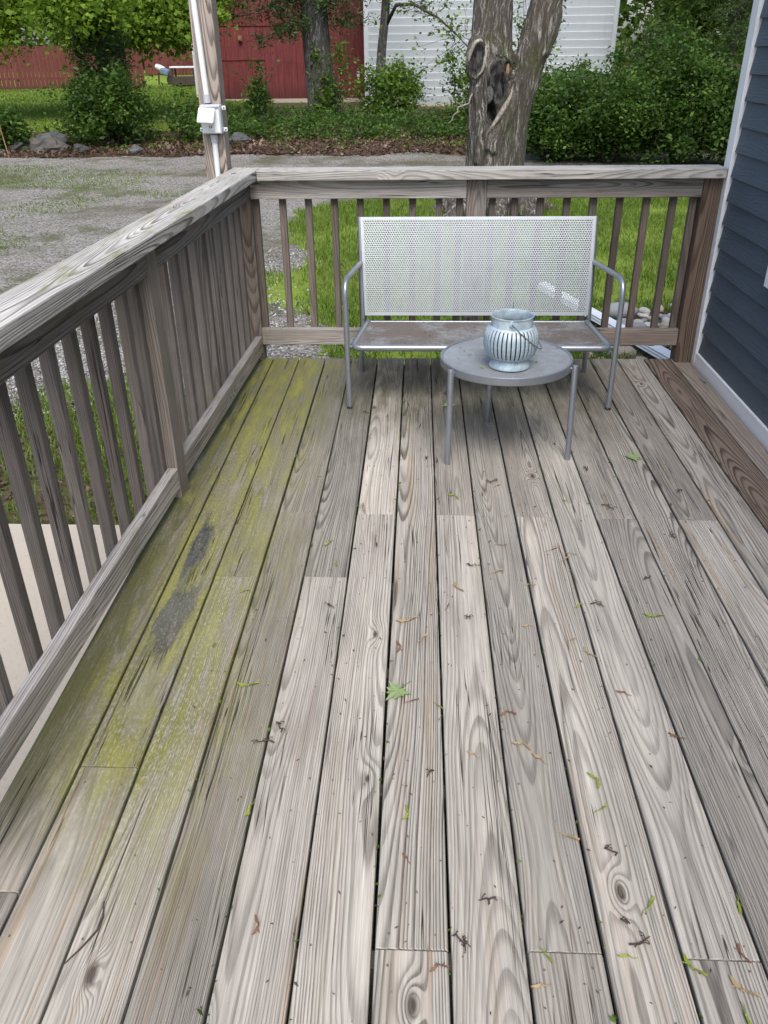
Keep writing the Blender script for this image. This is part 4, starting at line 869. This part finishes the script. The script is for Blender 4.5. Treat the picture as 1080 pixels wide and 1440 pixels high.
shrub("sapling", 2.75, 23.0, 1.5, .8, 3.2, "tall thin sapling against the white garage wall right of the double trunk", None, M_bright, 69, 60, 22, .09, "sapling", .12, .1)
# the thicket on the right, shrub by shrub
for i, (x, y, w, d, h, lab) in enumerate([
        (2.55, 17.2, 1.6, 1.5, 1.38, "dark green shrub in the thicket just right of the double trunk"), (3.55, 16.9, 1.8, 1.5, 1.5, "dark green thicket shrub below the right corner of the white garage"),
        (4.75, 16.6, 2.0, 1.6, 1.78, "broad dark green shrub in the middle of the thicket on the right"), (5.9, 16.1, 1.7, 1.5, 1.30, "light-leaved green shrub in the thicket close to the house corner"),
        (3.2, 18.6, 2.0, 1.5, 1.5, "taller back shrub of the thicket in front of the white garage's right half"), (5.0, 18.4, 2.2, 1.6, 2.35, "tall back shrub of the thicket under the overhanging dark branches"), (6.9, 17.6, 2.0, 1.8, 2.6, "tall shrub of the thicket partly hidden by the white corner trim of the house")]):
    shrub("thicket_shrub", x, y, w, d, h, lab, "shrubs of the thicket on the right", M_shrub, 80+i, 150, 120, .072, "shrub", .125, .35, 9)
# taller trees behind the thicket
def leafy(x, y, R, h0, h1, label, mat, seed, nc=150, per=50, ls=.14, tr=.14, asp=.55):
    rng = np.random.default_rng(seed); g = float(zt(x, y)); o = empty("woodland_tree", (x, y, g), label, "tree", "trees behind the thicket")
    P = clumps(rng, (x, y, (h0+h1)/2), (R, R*.8, (h1-h0)/2), nc, per, .24, .4, .7); link("crown", leaf_mesh("crown", P, ls, mat, rng, .4, asp), o)
    ps = [([(x, y, g-.2), (x+.1, y, g+1.5), (x, y, h1*.8)], [tr, tr*.8, tr*.3], 9)]
    for k in range(7):
        q = rng.uniform(-1, 1, 3); ps.append((wander(rng, (x, y, h0+(h1-h0)*rng.uniform(.0, .5)), (x+q[0]*R*.8, y+q[1]*R*.6, (h0+h1)/2+q[2]*(h1-h0)*.35), 6, .1), list(np.linspace(tr*.4, .01, 6)), 5))
    limb_mesh("trunk", M_twig, ps, o)
leafy(6.6, 20.6, 2.3, 1.2, 6.5, "bright-leaved tree behind the thicket at the upper right", M_bright, 101)
leafy(9.6, 24.0, 2.8, .8, 7, "green tree deep behind the thicket near the house corner", M_wood_far, 102)
leafy(7.4, 25.5, 1.9, .6, 6, "dark tree right beside the white garage's far corner", M_wood_far, 103)
leafy(11.0, 32.0, 4.0, .5, 9, "far woodland tree seen past the garage on the right", M_wood_far, 104, 170)
leafy(8.2, 30.0, 3.0, .5, 8, "far shaded tree filling the gap right of the garage", M_wood_far, 105, 170)
rc = np.random.default_rng(55); pts, pths = [], []; cf = empty("hemlock_tree", (6.9, 19.4, -.2), "dark conifer with drooping boughs over the thicket at the upper right", "tree")
for (x, y, z) in [(5.0, 18.2, 2.35), (5.5, 17.9, 2.0), (4.6, 18.6, 2.75), (5.6, 18.2, 2.6), (5.2, 18.0, 3.2), (6.1, 17.8, 1.75), (4.9, 18.4, 3.6), (6.2, 18.1, 2.4), (6.4, 18, 3.2)]:
    w = wander(rc, (6.9, 19.4, z+.5), (x, y, z), 9, .06); pths.append((w, list(np.linspace(.035, .006, 9)), 5))
    for q in w[2:]:
        for k in range(7): pts.append(np.array(q)+rc.normal(size=3)*np.array([.16, .14, .07])+rc.normal(size=(26, 3))*np.array([.09, .09, .05]))
link("crown", leaf_mesh("crown", np.concatenate(pts), .075, M_conif, rc, .3, .16, .3, .35), cf)
pths.append(([(6.9, 19.4, -.4), (6.9, 19.4, 7)], [.2, .1], 10)); limb_mesh("trunk", M_twig, pths, cf)
# far woods closing the view
rw = np.random.default_rng(3); n = 700; q = np.stack([rw.uniform(-48, 40, n), rw.uniform(49, 60, n), rw.random(n)**1.2*13+.6], -1); P = np.repeat(q, 40, 0)+rw.normal(size=(n*40, 3))*.75
tag(link("woodland", leaf_mesh("woodland", P, .42, M_wood_far, rw, .3, .8)), kind='stuff')
n = 260; q = np.stack([rw.uniform(12, 34, n), rw.uniform(20, 46, n), rw.random(n)*9+.4], -1); P = np.repeat(q, 40, 0)+rw.normal(size=(n*40, 3))*.6
tag(link("woodland", leaf_mesh("woodland", P, .3, M_wood_far, rw, .3, .8)), kind='stuff')
v, f = join_vf([tube_vf([(x, y, 0), (x+rw.normal()*.3, y, 14)], [.25, .12], 7) for x, y in zip(rw.uniform(-40, 30, 40), rw.uniform(46.5, 56, 40))]); tag(link("woodland_trunks", mk("woodland_trunks", v, f, M_twig, True)), kind='stuff')
# undergrowth along the berm
ru = np.random.default_rng(19); n = 900; qx = ru.uniform(-10.5, 2.4, n); qy = 19.75+ru.random(n)**1.3*3.2; keep = (qx > -4.9) | ((ru.random(n) < .30) & (qy < 20.4)); qx, qy = qx[keep], qy[keep]; h = .04+.24*ru.random(len(qx))*np.where(qx < -4.9, .5, 1)*np.clip((qy-18.9)/1.5, .25, 1)
P = np.repeat(np.stack([qx, qy, zt(qx, qy)+h], -1), 30, 0); P = P+ru.normal(size=P.shape)*np.array([.13, .12, .06]); P[:, 2] = np.maximum(P[:, 2], zt(P[:, 0], P[:, 1])+.02)
tag(link("undergrowth", leaf_mesh("undergrowth", P, .075, M_shrub, ru, .9)), kind='stuff')
n = 160; qx = ru.uniform(-9, 2.2, n); qy = ru.uniform(18.6, 20.5, n); P = np.repeat(np.stack([qx, qy, zt(qx, qy)+.07], -1), 16, 0); P = P+ru.normal(size=P.shape)*np.array([.09, .09, .03])
tag(link("ground_weeds", leaf_mesh("ground_weeds", P, .06, M_bright, ru, 1.0)), kind='stuff')
n = 16000; qx = ru.uniform(-13, 9, n); qy = 18.15+ru.random(n)**1.2*2.6+vnoise(qx, qx*0+17, .8, 3)*.3; P = np.stack([qx, qy, zt(qx, qy)+.035+ru.random(n)*.03], -1)
tag(link("fallen_leaves", leaf_mesh("fallen_leaves", P, .075, M_litter, ru, 2.5, .6)), kind='stuff')
# ================================================================== GRASS, GRAVEL, STONES
def grass(name, X, Y, h, w, rng, mat=M_grass, z=None):
    n = len(X); Z = zt(X, Y)-.006 if z is None else z; q = rng.random(n)*6.283; L = rng.normal(size=(n, 2))*.42; H = h*(.55+.75*rng.random(n)); W_ = w*(.7+.6*rng.random(n))
    cx_, cy_ = np.cos(q)*W_, np.sin(q)*W_; b = np.stack([X, Y, Z], -1); d = np.stack([cx_, cy_, 0*cx_], -1); m = b+np.stack([L[:, 0]*H*.35, L[:, 1]*H*.35, H*.55], -1); tip = b+np.stack([L[:, 0]*H, L[:, 1]*H, H*(1-.25*np.hypot(L[:, 0], L[:, 1])).clip(.3, 1)], -1)
    V = np.stack([b-d, b+d, m+d*.75, m-d*.75, tip], 1).reshape(-1, 3); k = np.arange(n)[:, None]*5; F = np.concatenate([k+np.array([[0, 1, 2]]), k+np.array([[0, 2, 3]]), k+np.array([[3, 2, 4]])])
    r = np.clip(rng.normal(.42, .2, n)+.14*vnoise(X, Y, 1.4, 9)+.22*vnoise(X, Y, .6, 10), 0, 1); return tag(link(name, mk_np(name, V, F, mat, np.repeat(r, 5))), kind='stuff')
rg = np.random.default_rng(23)
n = 120000; X = rg.uniform(-2.2, 4.6, n); Y = 4.5+9*rg.random(n)**1.25; k = is_lawn(X, Y) & ((vnoise(X, Y, 1.6, 12)+.9 > rg.random(n)*.9)) & ~((X > 1.25) & (Y < 6.9) & (X+(Y-6.9)*.2 > 1.3)); X, Y = X[k], Y[k]
grass("grass", X, Y, .085+.03*vnoise(X, Y, .9, 13), .0042, rg)
n = 30000; X = rg.uniform(-3.8, -1.1, n); Y = rg.uniform(3.23, 5.5, n); k = (vnoise(X, Y, 2.2, 14)*.8+.55 > rg.random(n)*1.3-.25+np.clip(Y-4.6, 0, 1)*.9); grass("grass", X[k], Y[k], .06, .0035, rg)
n = 60000; X = rg.uniform(-12, 2, n); Y = rg.uniform(8.5, 17, n); k = is_gravel(X, Y) & (vnoise(X, Y*1.6, .55, 15)+.3*vnoise(X, Y, 2.5, 16)+np.interp(X, [-9, -5, -2], [.15, -.05, -.45]) > .05+.3*rg.random(n)); grass("gravel_weeds", X[k], Y[k], .03, .006, rg)
n = 60000; X = rg.uniform(-20, -4.6, n); Y = rg.uniform(20.8, 37, n); grass("back_grass", X, Y, .07, .014, rg, z=zt(X, Y)+.01)
n = 34000; X = rg.uniform(-3.6, .6, n); Y = 3.9+5.6*rg.random(n)**1.6; k = is_gravel(X+rg.normal(0, .22, len(X)), Y+rg.normal(0, .22, len(X))) & (Y > 3.3); X, Y = X[k], Y[k]; n = len(X); s = .005+.011*rg.random((n, 1, 1))**2
oc = np.array([[1, 0, 0], [0, 1, 0], [-1, 0, 0], [0, -1, 0], [0, 0, .75], [0, 0, -.75]])[None]*s*(1+.35*rg.normal(size=(n, 6, 1))); q = rg.random(n)*6.28; c, s_ = np.cos(q)[:, None], np.sin(q)[:, None]
V = np.stack([oc[..., 0]*c-oc[..., 1]*s_+X[:, None], oc[..., 0]*s_+oc[..., 1]*c+Y[:, None], oc[..., 2]+(zt(X, Y)-.004)[:, None]], -1).reshape(-1, 3)
F = np.concatenate([np.arange(n)[:, None]*6+np.array([t]) for t in [(0, 1, 4), (1, 2, 4), (2, 3, 4), (3, 0, 4), (1, 0, 5), (2, 1, 5), (3, 2, 5), (0, 3, 5)]])
gp_ = NT("gravel_stone"); r_ = gp_.attr("rnd"); M_gst = gp_.done(gp_.mix(r_, (.12, .117, .113), (.47, .46, .44)), .85, 0, .25)
tag(link("gravel", mk_np("gravel", V, F, M_gst, np.repeat(rg.random(n), 6))), kind='stuff')
n = 5000; X = rg.uniform(-3.8, -1.1, n); Y = rg.uniform(3.24, 5.4, n); P = np.stack([X, Y, np.full(n, -.475)+rg.random(n)*.025], -1); tag(link("fallen_leaves", leaf_mesh("fallen_leaves", P, .026, M_litter, rg, 2.5, .7)), kind='stuff')
def rock_mesh(name, seed, mat, ang=.0):
    r_ = random.Random(seed); n, m = (13, 9) if ang else (8, 5); v = [(0, 0, -1)]; off = Vector((seed*3.1, 0, 0))
    for i in range(1, m):
        for k in range(n):
            th = math.pi*i/m; ph = 2*math.pi*k/n; v.append((math.sin(th)*math.cos(ph), math.sin(th)*math.sin(ph), -math.cos(th)))
    v.append((0, 0, 1)); v = [Vector(p) for p in v]; v = [p*(1+.22*MN.noise(p*1.1+off)+ang*(.35*MN.noise(p*1.9+off)-.22*abs(MN.noise(p*3.1+off))+r_.uniform(-.05, .05))) for p in v]; f = []
    for k in range(n): f.append([0, 1+(k+1) % n, 1+k]); f.append([len(v)-1, 1+(m-2)*n+k, 1+(m-2)*n+(k+1) % n])
    for i in range(m-2):
        for k in range(n): f.append([1+i*n+k, 1+i*n+(k+1) % n, 1+(i+1)*n+(k+1) % n, 1+(i+1)*n+k])
    return mk(name, v, f, mat, ang == 0)
rms = [rock_mesh("river_stone", s, M_river) for s in range(6)]
bed = empty("stone_bed", (1.9, 5.9, -.45), kind='structure'); rr2 = random.Random(31); placed = []
def stone_at(x, y, s, fl=.62, lift=.0):
    o = link("river_stone", rr2.choice(rms), bed, Matrix.Translation((x, y, -.45+s*fl*.55+lift)) @ Matrix.Rotation(rr2.random()*6.28, 4, 'Z') @ Matrix.Diagonal((s*rr2.uniform(.9, 1.35), s*rr2.uniform(.75, 1.0), s*fl*rr2.uniform(.8, 1.1), 1)))
stone_at(1.66, 6.78, .125, .75); placed.append((1.66, 6.78, .12)); stone_at(1.47, 5.72, .085, .7); placed.append((1.47, 5.72, .08)); stone_at(1.56, 5.58, .07); placed.append((1.56, 5.58, .07))
tries = 0
while len(placed) < 270 and tries < 9000:
    tries += 1; x = rr2.uniform(1.0, 2.9); y = rr2.uniform(4.95, 7.3); s = rr2.uniform(.024, .060)
    lo = np.interp(y, [4.9, 5.4, 6.0, 7.3], [1.0, 1.05, 1.30, 1.55])
    if x < lo or y > 6.75+(x-1.5)*.5: continue
    u = (x-1.81)*pdir.x+(y-5.35)*pdir.y; w = abs((x-1.81)*pdir.y-(y-5.35)*pdir.x)
    if w < .05+s and -.1 < u < 2: continue
    if any((x-a)**2+(y-b)**2 < (s*.85+c*.85)**2 for a, b, c in placed): continue
    placed.append((x, y, s)); stone_at(x, y, s)
tag(sheet("stone_bed_soil", M_soil, 1.0, 3.0, 4.5, 7.2, .1, .0, lambda x, y: (x > np.interp(y, [4.9, 5.4, 6.0, 7.3], [1.0, 1.05, 1.30, 1.55])-.05) & (y < 6.8+(x-1.5)*.5)), kind='structure')
frs = [rock_mesh("boulder", 40+s, M_field, 1.) for s in range(4)]
for (x, y, s, fl, lab) in [(-8.05, 19.25, .38, .62, "large dark grey boulder at the left foot of the conifer bush"), (-8.62, 19.0, .30, .6, "flat brown-grey boulder beside the large dark one on the leafy bank"), (-8.12, 18.8, .24, .8, "pale blue-grey rock in front of the large dark boulder"), (-7.78, 18.75, .23, .8, "white-streaked grey rock at the edge of the leafy bank"), (-7.2, 18.7, .17, .7, "small grey rock at the front of the leafy bush"), (-5.95, 18.5, .15, .8, "small round grey rock on the leaf mulch right of the bush"), (-3.95, 19.5, .22, .7, "grey rock in the undergrowth right of the tall corner post"), (-8.9, 18.5, .15, .6, "small rock at the far left end of the leafy bank")]:
    g = float(zt(x, y)); o = link("boulder", rr2.choice(frs), None, Matrix.Translation((x, y, g+s*fl*.35)) @ Matrix.Rotation(rr2.random()*6.28, 4, 'Z') @ Matrix.Diagonal((s*1.25, s*.9, s*fl, 1))); tag(o, lab, "rock", "rocks along the leafy bank")

# ================================================================== LITTER ON THE DECK
def maple_leaf(name, x, y, z, s, rot, label, seed):
    r_ = random.Random(seed); out = []; lob = [(-90, .12), (-65, .50), (-40, .36), (-15, .85), (8, .48), (22, .62), (38, .50), (65, .72), (78, .60), (90, 1.05), (102, .60), (115, .72), (142, .50), (158, .62), (172, .48), (195, .85), (220, .36), (245, .50)]
    v = [(0, 0, .006)]; 
    for a, r in lob:
        a = math.radians(a); r *= s*(1+r_.uniform(-.08, .08)); v.append((r*math.cos(a), r*math.sin(a), .004+.10*r*abs(math.sin(3*a+seed))+r_.uniform(0, .12)*r))
    n = len(lob); f = [[0, 1+i, 1+(i+1) % n] for i in range(n)]; me = mk(name, v, f, M_gleaf); at = me.attributes.new("rnd", 'FLOAT', 'POINT'); at.data.foreach_set("value", [r_.uniform(.2, .9) for _ in v])
    sd_ = bpy.data.objects.new(name, me); COL.objects.link(sd_); M = Matrix.Translation((x, y, z)) @ Matrix.Rotation(rot, 4, 'Z'); sd_.matrix_basis = M; WM[sd_.name] = M; tag(sd_, label, "leaf", "green maple leaves fallen on the deck")
    sv_, sf_ = tube_vf([(0, 0, .005), (.02*s, -.5*s, .004), (-.1*s, -1.0*s, .006)], [.0012, .001, .0012], 5); so = bpy.data.objects.new("leaf_stalk", mk("leaf_stalk", sv_, sf_, M_gleaf)); COL.objects.link(so); so.parent = sd_
maple_leaf("maple_leaf", -.043, 1.673, .001, .050, 2.5, "pale green maple leaf lying near the middle of the deck", 1)
maple_leaf("maple_leaf", .913, 3.129, .001, .050, 1.2, "bright green maple leaf on the boards right of the round table", 2)
maple_leaf("maple_leaf", .156, 3.692, .001, .048, .3, "green maple leaf on the deck under the bench and round table", 3)
M_sg = plain("green_seed", (.22, .27, .035), .6); M_st = plain("tan_seed", (.36, .26, .13), .7); M_sb = plain("brown_seed", (.20, .095, .05), .7)
def seed_vf(s):
    v = [(0, 0, .004), (.22*s, .10*s, .005), (.55*s, .16*s, .003), (1.0*s, .05*s, .006), (.95*s, -.10*s, .004), (.5*s, -.07*s, .006), (.15*s, -.07*s, .007), (-.10*s, 0, .003), (.05*s, .03*s, .010)]
    f = [[0, 1, 8], [1, 2, 5, 6], [2, 3, 4, 5], [6, 8, 1], [7, 8, 6], [7, 0, 8]]; return v, f
ROWS = [(0, .94, "at the near end of the deck"), (.94, 1.12, "just past the near board joints"), (1.12, 1.42, "well before the pale green leaf"), (1.42, 1.75, "level with the pale green leaf"), (1.75, 2.12, "just beyond the pale green leaf"), (2.12, 2.45, "short of the far board joints"), (2.45, 2.85, "beside the far board joints"), (2.85, 5, "close to the table legs")]
LITTER = {}
def place_label(kind, x, y):
    """which one of its kind: its row along the deck and its count from the left within the row (positions below are listed first)"""
    for a, b, nm in ROWS:
        if a <= y < b: row = sorted(px for px, py in LITTER[kind] if a <= py < b); break
    n = len(row); i = min(range(n), key=lambda q: abs(row[q]-x)); od = ["leftmost", "second from left", "third from left", "fourth from left", "fifth from left", "sixth from left"][i]
    return f"{kind} {nm}" if n == 1 else f"{kind} {nm}, {'rightmost' if i == n-1 else od}"
def litter_seed(x, y, s, rot, mat, two, lab):
    v, f = seed_vf(s); parts = [(v, f)]
    if two: parts.append(([(a*math.cos(2.3)-b*math.sin(2.3), a*math.sin(2.3)+b*math.cos(2.3), c) for a, b, c in v], f))
    parts.append(tube_vf([(0, 0, .005), (-.3*s, .2*s, .004), (-.7*s, .15*s, .003)], [.0012, .001, .0008], 4))
    v, f = join_vf(parts); M = Matrix.Translation((x, y, .0015)) @ Matrix.Rotation(rot, 4, 'Z'); o = link("maple_seed", mk("maple_seed", v, f, mat), None, M); tag(o, place_label(lab[0], x, y), "seed", lab[1])
def litter_twig(x, y, s, seed, lab):
    r_ = np.random.default_rng(seed); ps = []; a0 = r_.random()*6.28; main = [np.array([math.cos(a0), math.sin(a0), 0])*t*s+np.array([r_.normal()*.1*s, r_.normal()*.1*s, .003+r_.random()*.006]) for t in np.linspace(-.5, .5, 6)]
    ps.append(tube_vf([tuple(p) for p in main], list(np.linspace(.0022, .0012, 6)), 5))
    for k in range(r_.integers(3, 7)):
        b = main[r_.integers(1, 5)]; a = r_.random()*6.28; e = b+np.array([math.cos(a), math.sin(a), 0])*s*r_.uniform(.25, .5); ps.append(tube_vf([tuple(b), tuple((b+e)/2+np.array([0, 0, .006])), tuple(e)], [.0012, .001, .0014], 4))
    v, f = join_vf(ps); o = link("dry_twig", mk("dry_twig", v, f, M_twigd), None, Matrix.Translation((x, y, .001))); tag(o, place_label(lab[0], x, y) if lab[1] else lab[0], "twig", lab[1])
SG = ("yellow-green maple seed", "yellow-green maple seeds scattered on the deck"); ST = ("dry tan maple seed", "tan maple seeds scattered on the deck"); SB = ("reddish-brown maple seed", "reddish-brown maple seeds scattered on the deck"); TW = ("small dark dry twig", "dark dry twigs scattered on the deck")
rl = random.Random(9)
LITTER[SG[0]] = [(.43, 1.38), (.25, .95), (.41, .95), (-.45, 1.68), (.51, 2.08), (.57, 2.74), (.15, 2.78), (.47, 1.05), (.42, 1.29), (.52, .93), (.59, .85), (.65, 1.07), (-.01, 1.27), (-.37, 1.28), (-.55, 2.12), (-.30, 2.42), (-.27, 2.3), (.06, 1.62), (.72, 2.02)]
for i, (x, y) in enumerate(LITTER[SG[0]]): litter_seed(x, y, rl.uniform(.022, .036), rl.random()*6.28, M_sg, i % 3 == 0, SG)
LITTER[ST[0]] = [(.27, 1.49), (.15, 1.45), (.46, 2.39), (.31, 2.86), (.13, 2.16), (.36, 2.18), (.24, .89), (.45, 1.9), (.49, 1.84), (.31, 1.44), (.26, 2.25), (.02, 1.89), (.60, .89), (.34, 1.97), (.50, 2.33), (.52, 2.37), (-.02, 1.98), (.33, 1.22)]
for i, (x, y) in enumerate(LITTER[ST[0]]): litter_seed(x, y, rl.uniform(.022, .038), rl.random()*6.28, M_st, i % 4 == 0, ST)
LITTER[SB[0]] = [(.05, .92), (-.01, 1.15), (.24, 1.60), (-.01, 1.63), (.62, .96), (.56, 1.68), (.65, 1.52), (.29, 2.42), (-.04, 1.86), (.1, 2.05), (-.3, .99)]
for i, (x, y) in enumerate(LITTER[SB[0]]): litter_seed(x, y, rl.uniform(.018, .030), rl.random()*6.28, M_sb, i % 2 == 0, SB)
LITTER[TW[0]] = [(.04, 1.39), (.15, 1.06), (.10, .97), (.44, .98), (.42, 1.02), (-.34, 1.53), (-.37, 1.48), (.75, 2.23), (.69, 3.02), (.18, 2.29), (.56, 2.08), (1.01, 2.83), (.04, 3.11), (.72, 2.7), (.09, .97), (.16, 2.0), (.3, 2.9), (-.26, 2.05), (.42, 1.18), (-.24, 3.6), (.9, 2.5)]
for i, (x, y) in enumerate(LITTER[TW[0]]): litter_twig(x, y, rl.uniform(.018, .042), i, TW)
tw_ = tube("dry_twig", None, M_twigd, [(-.655, .90, .0032), (-.632, .935, .004), (-.615, .97, .0036), (-.613, 1.0, .005), (-.622, 1.03, .006)], [.0012, .0018, .002, .0017, .0012], 6); tag(tw_, "longest thin curved twig lying on the boards at the lower left", "twig")
# fine crumbs, joined
rf_ = np.random.default_rng(2); n = 1300; X = rf_.uniform(-.6, 1.3, n); Y = .8+3.5*rf_.random(n); P = np.stack([X, Y, np.full(n, .0025)], -1); tag(link("leaf_crumbs", leaf_mesh("leaf_crumbs", P, .0075, M_litter, rf_, 3, .35, .5)), kind='stuff')
n = 420; k = rf_.integers(1, 15, n); X = X0+k*SP+rf_.normal(0, .003, n); Y = .6+3.7*rf_.random(n); P = np.stack([X, Y, -.002+rf_.random(n)*.004], -1); tag(link("gap_debris", leaf_mesh("gap_debris", P, .010, M_bright, rf_, 1, .5, .5)), kind='stuff')
P = np.concatenate([np.stack([rf_.uniform(-.22, .8, 60), rf_.uniform(3.72, 4.08, 60), np.full(60, .295)], -1), np.stack([TC[0]+rf_.normal(0, .12, 46), TC[1]+rf_.normal(0, .12, 46), np.full(46, TZ-.004)], -1)])
tag(link("furniture_crumbs", leaf_mesh("furniture_crumbs", P, .010, M_litter, rf_, 3, .4, .5)), kind='stuff')
for (x, y) in [(.30, 3.20), (.47, 3.24), (.22, 3.24), (.26, 3.10)]:
    v, f = seed_vf(.022); o = link("maple_seed", mk("maple_seed", v, f, M_sg), None, Matrix.Translation((x, y, TZ-.005)) @ Matrix.Rotation(x*40, 4, 'Z')); tag(o, "yellow-green maple seed on the round metal table top, " + {.30: "beside the lantern foot", .47: "right of the lantern", .22: "leftmost", .26: "nearest the front left leg"}[x], "seed", "maple seeds on the round table")
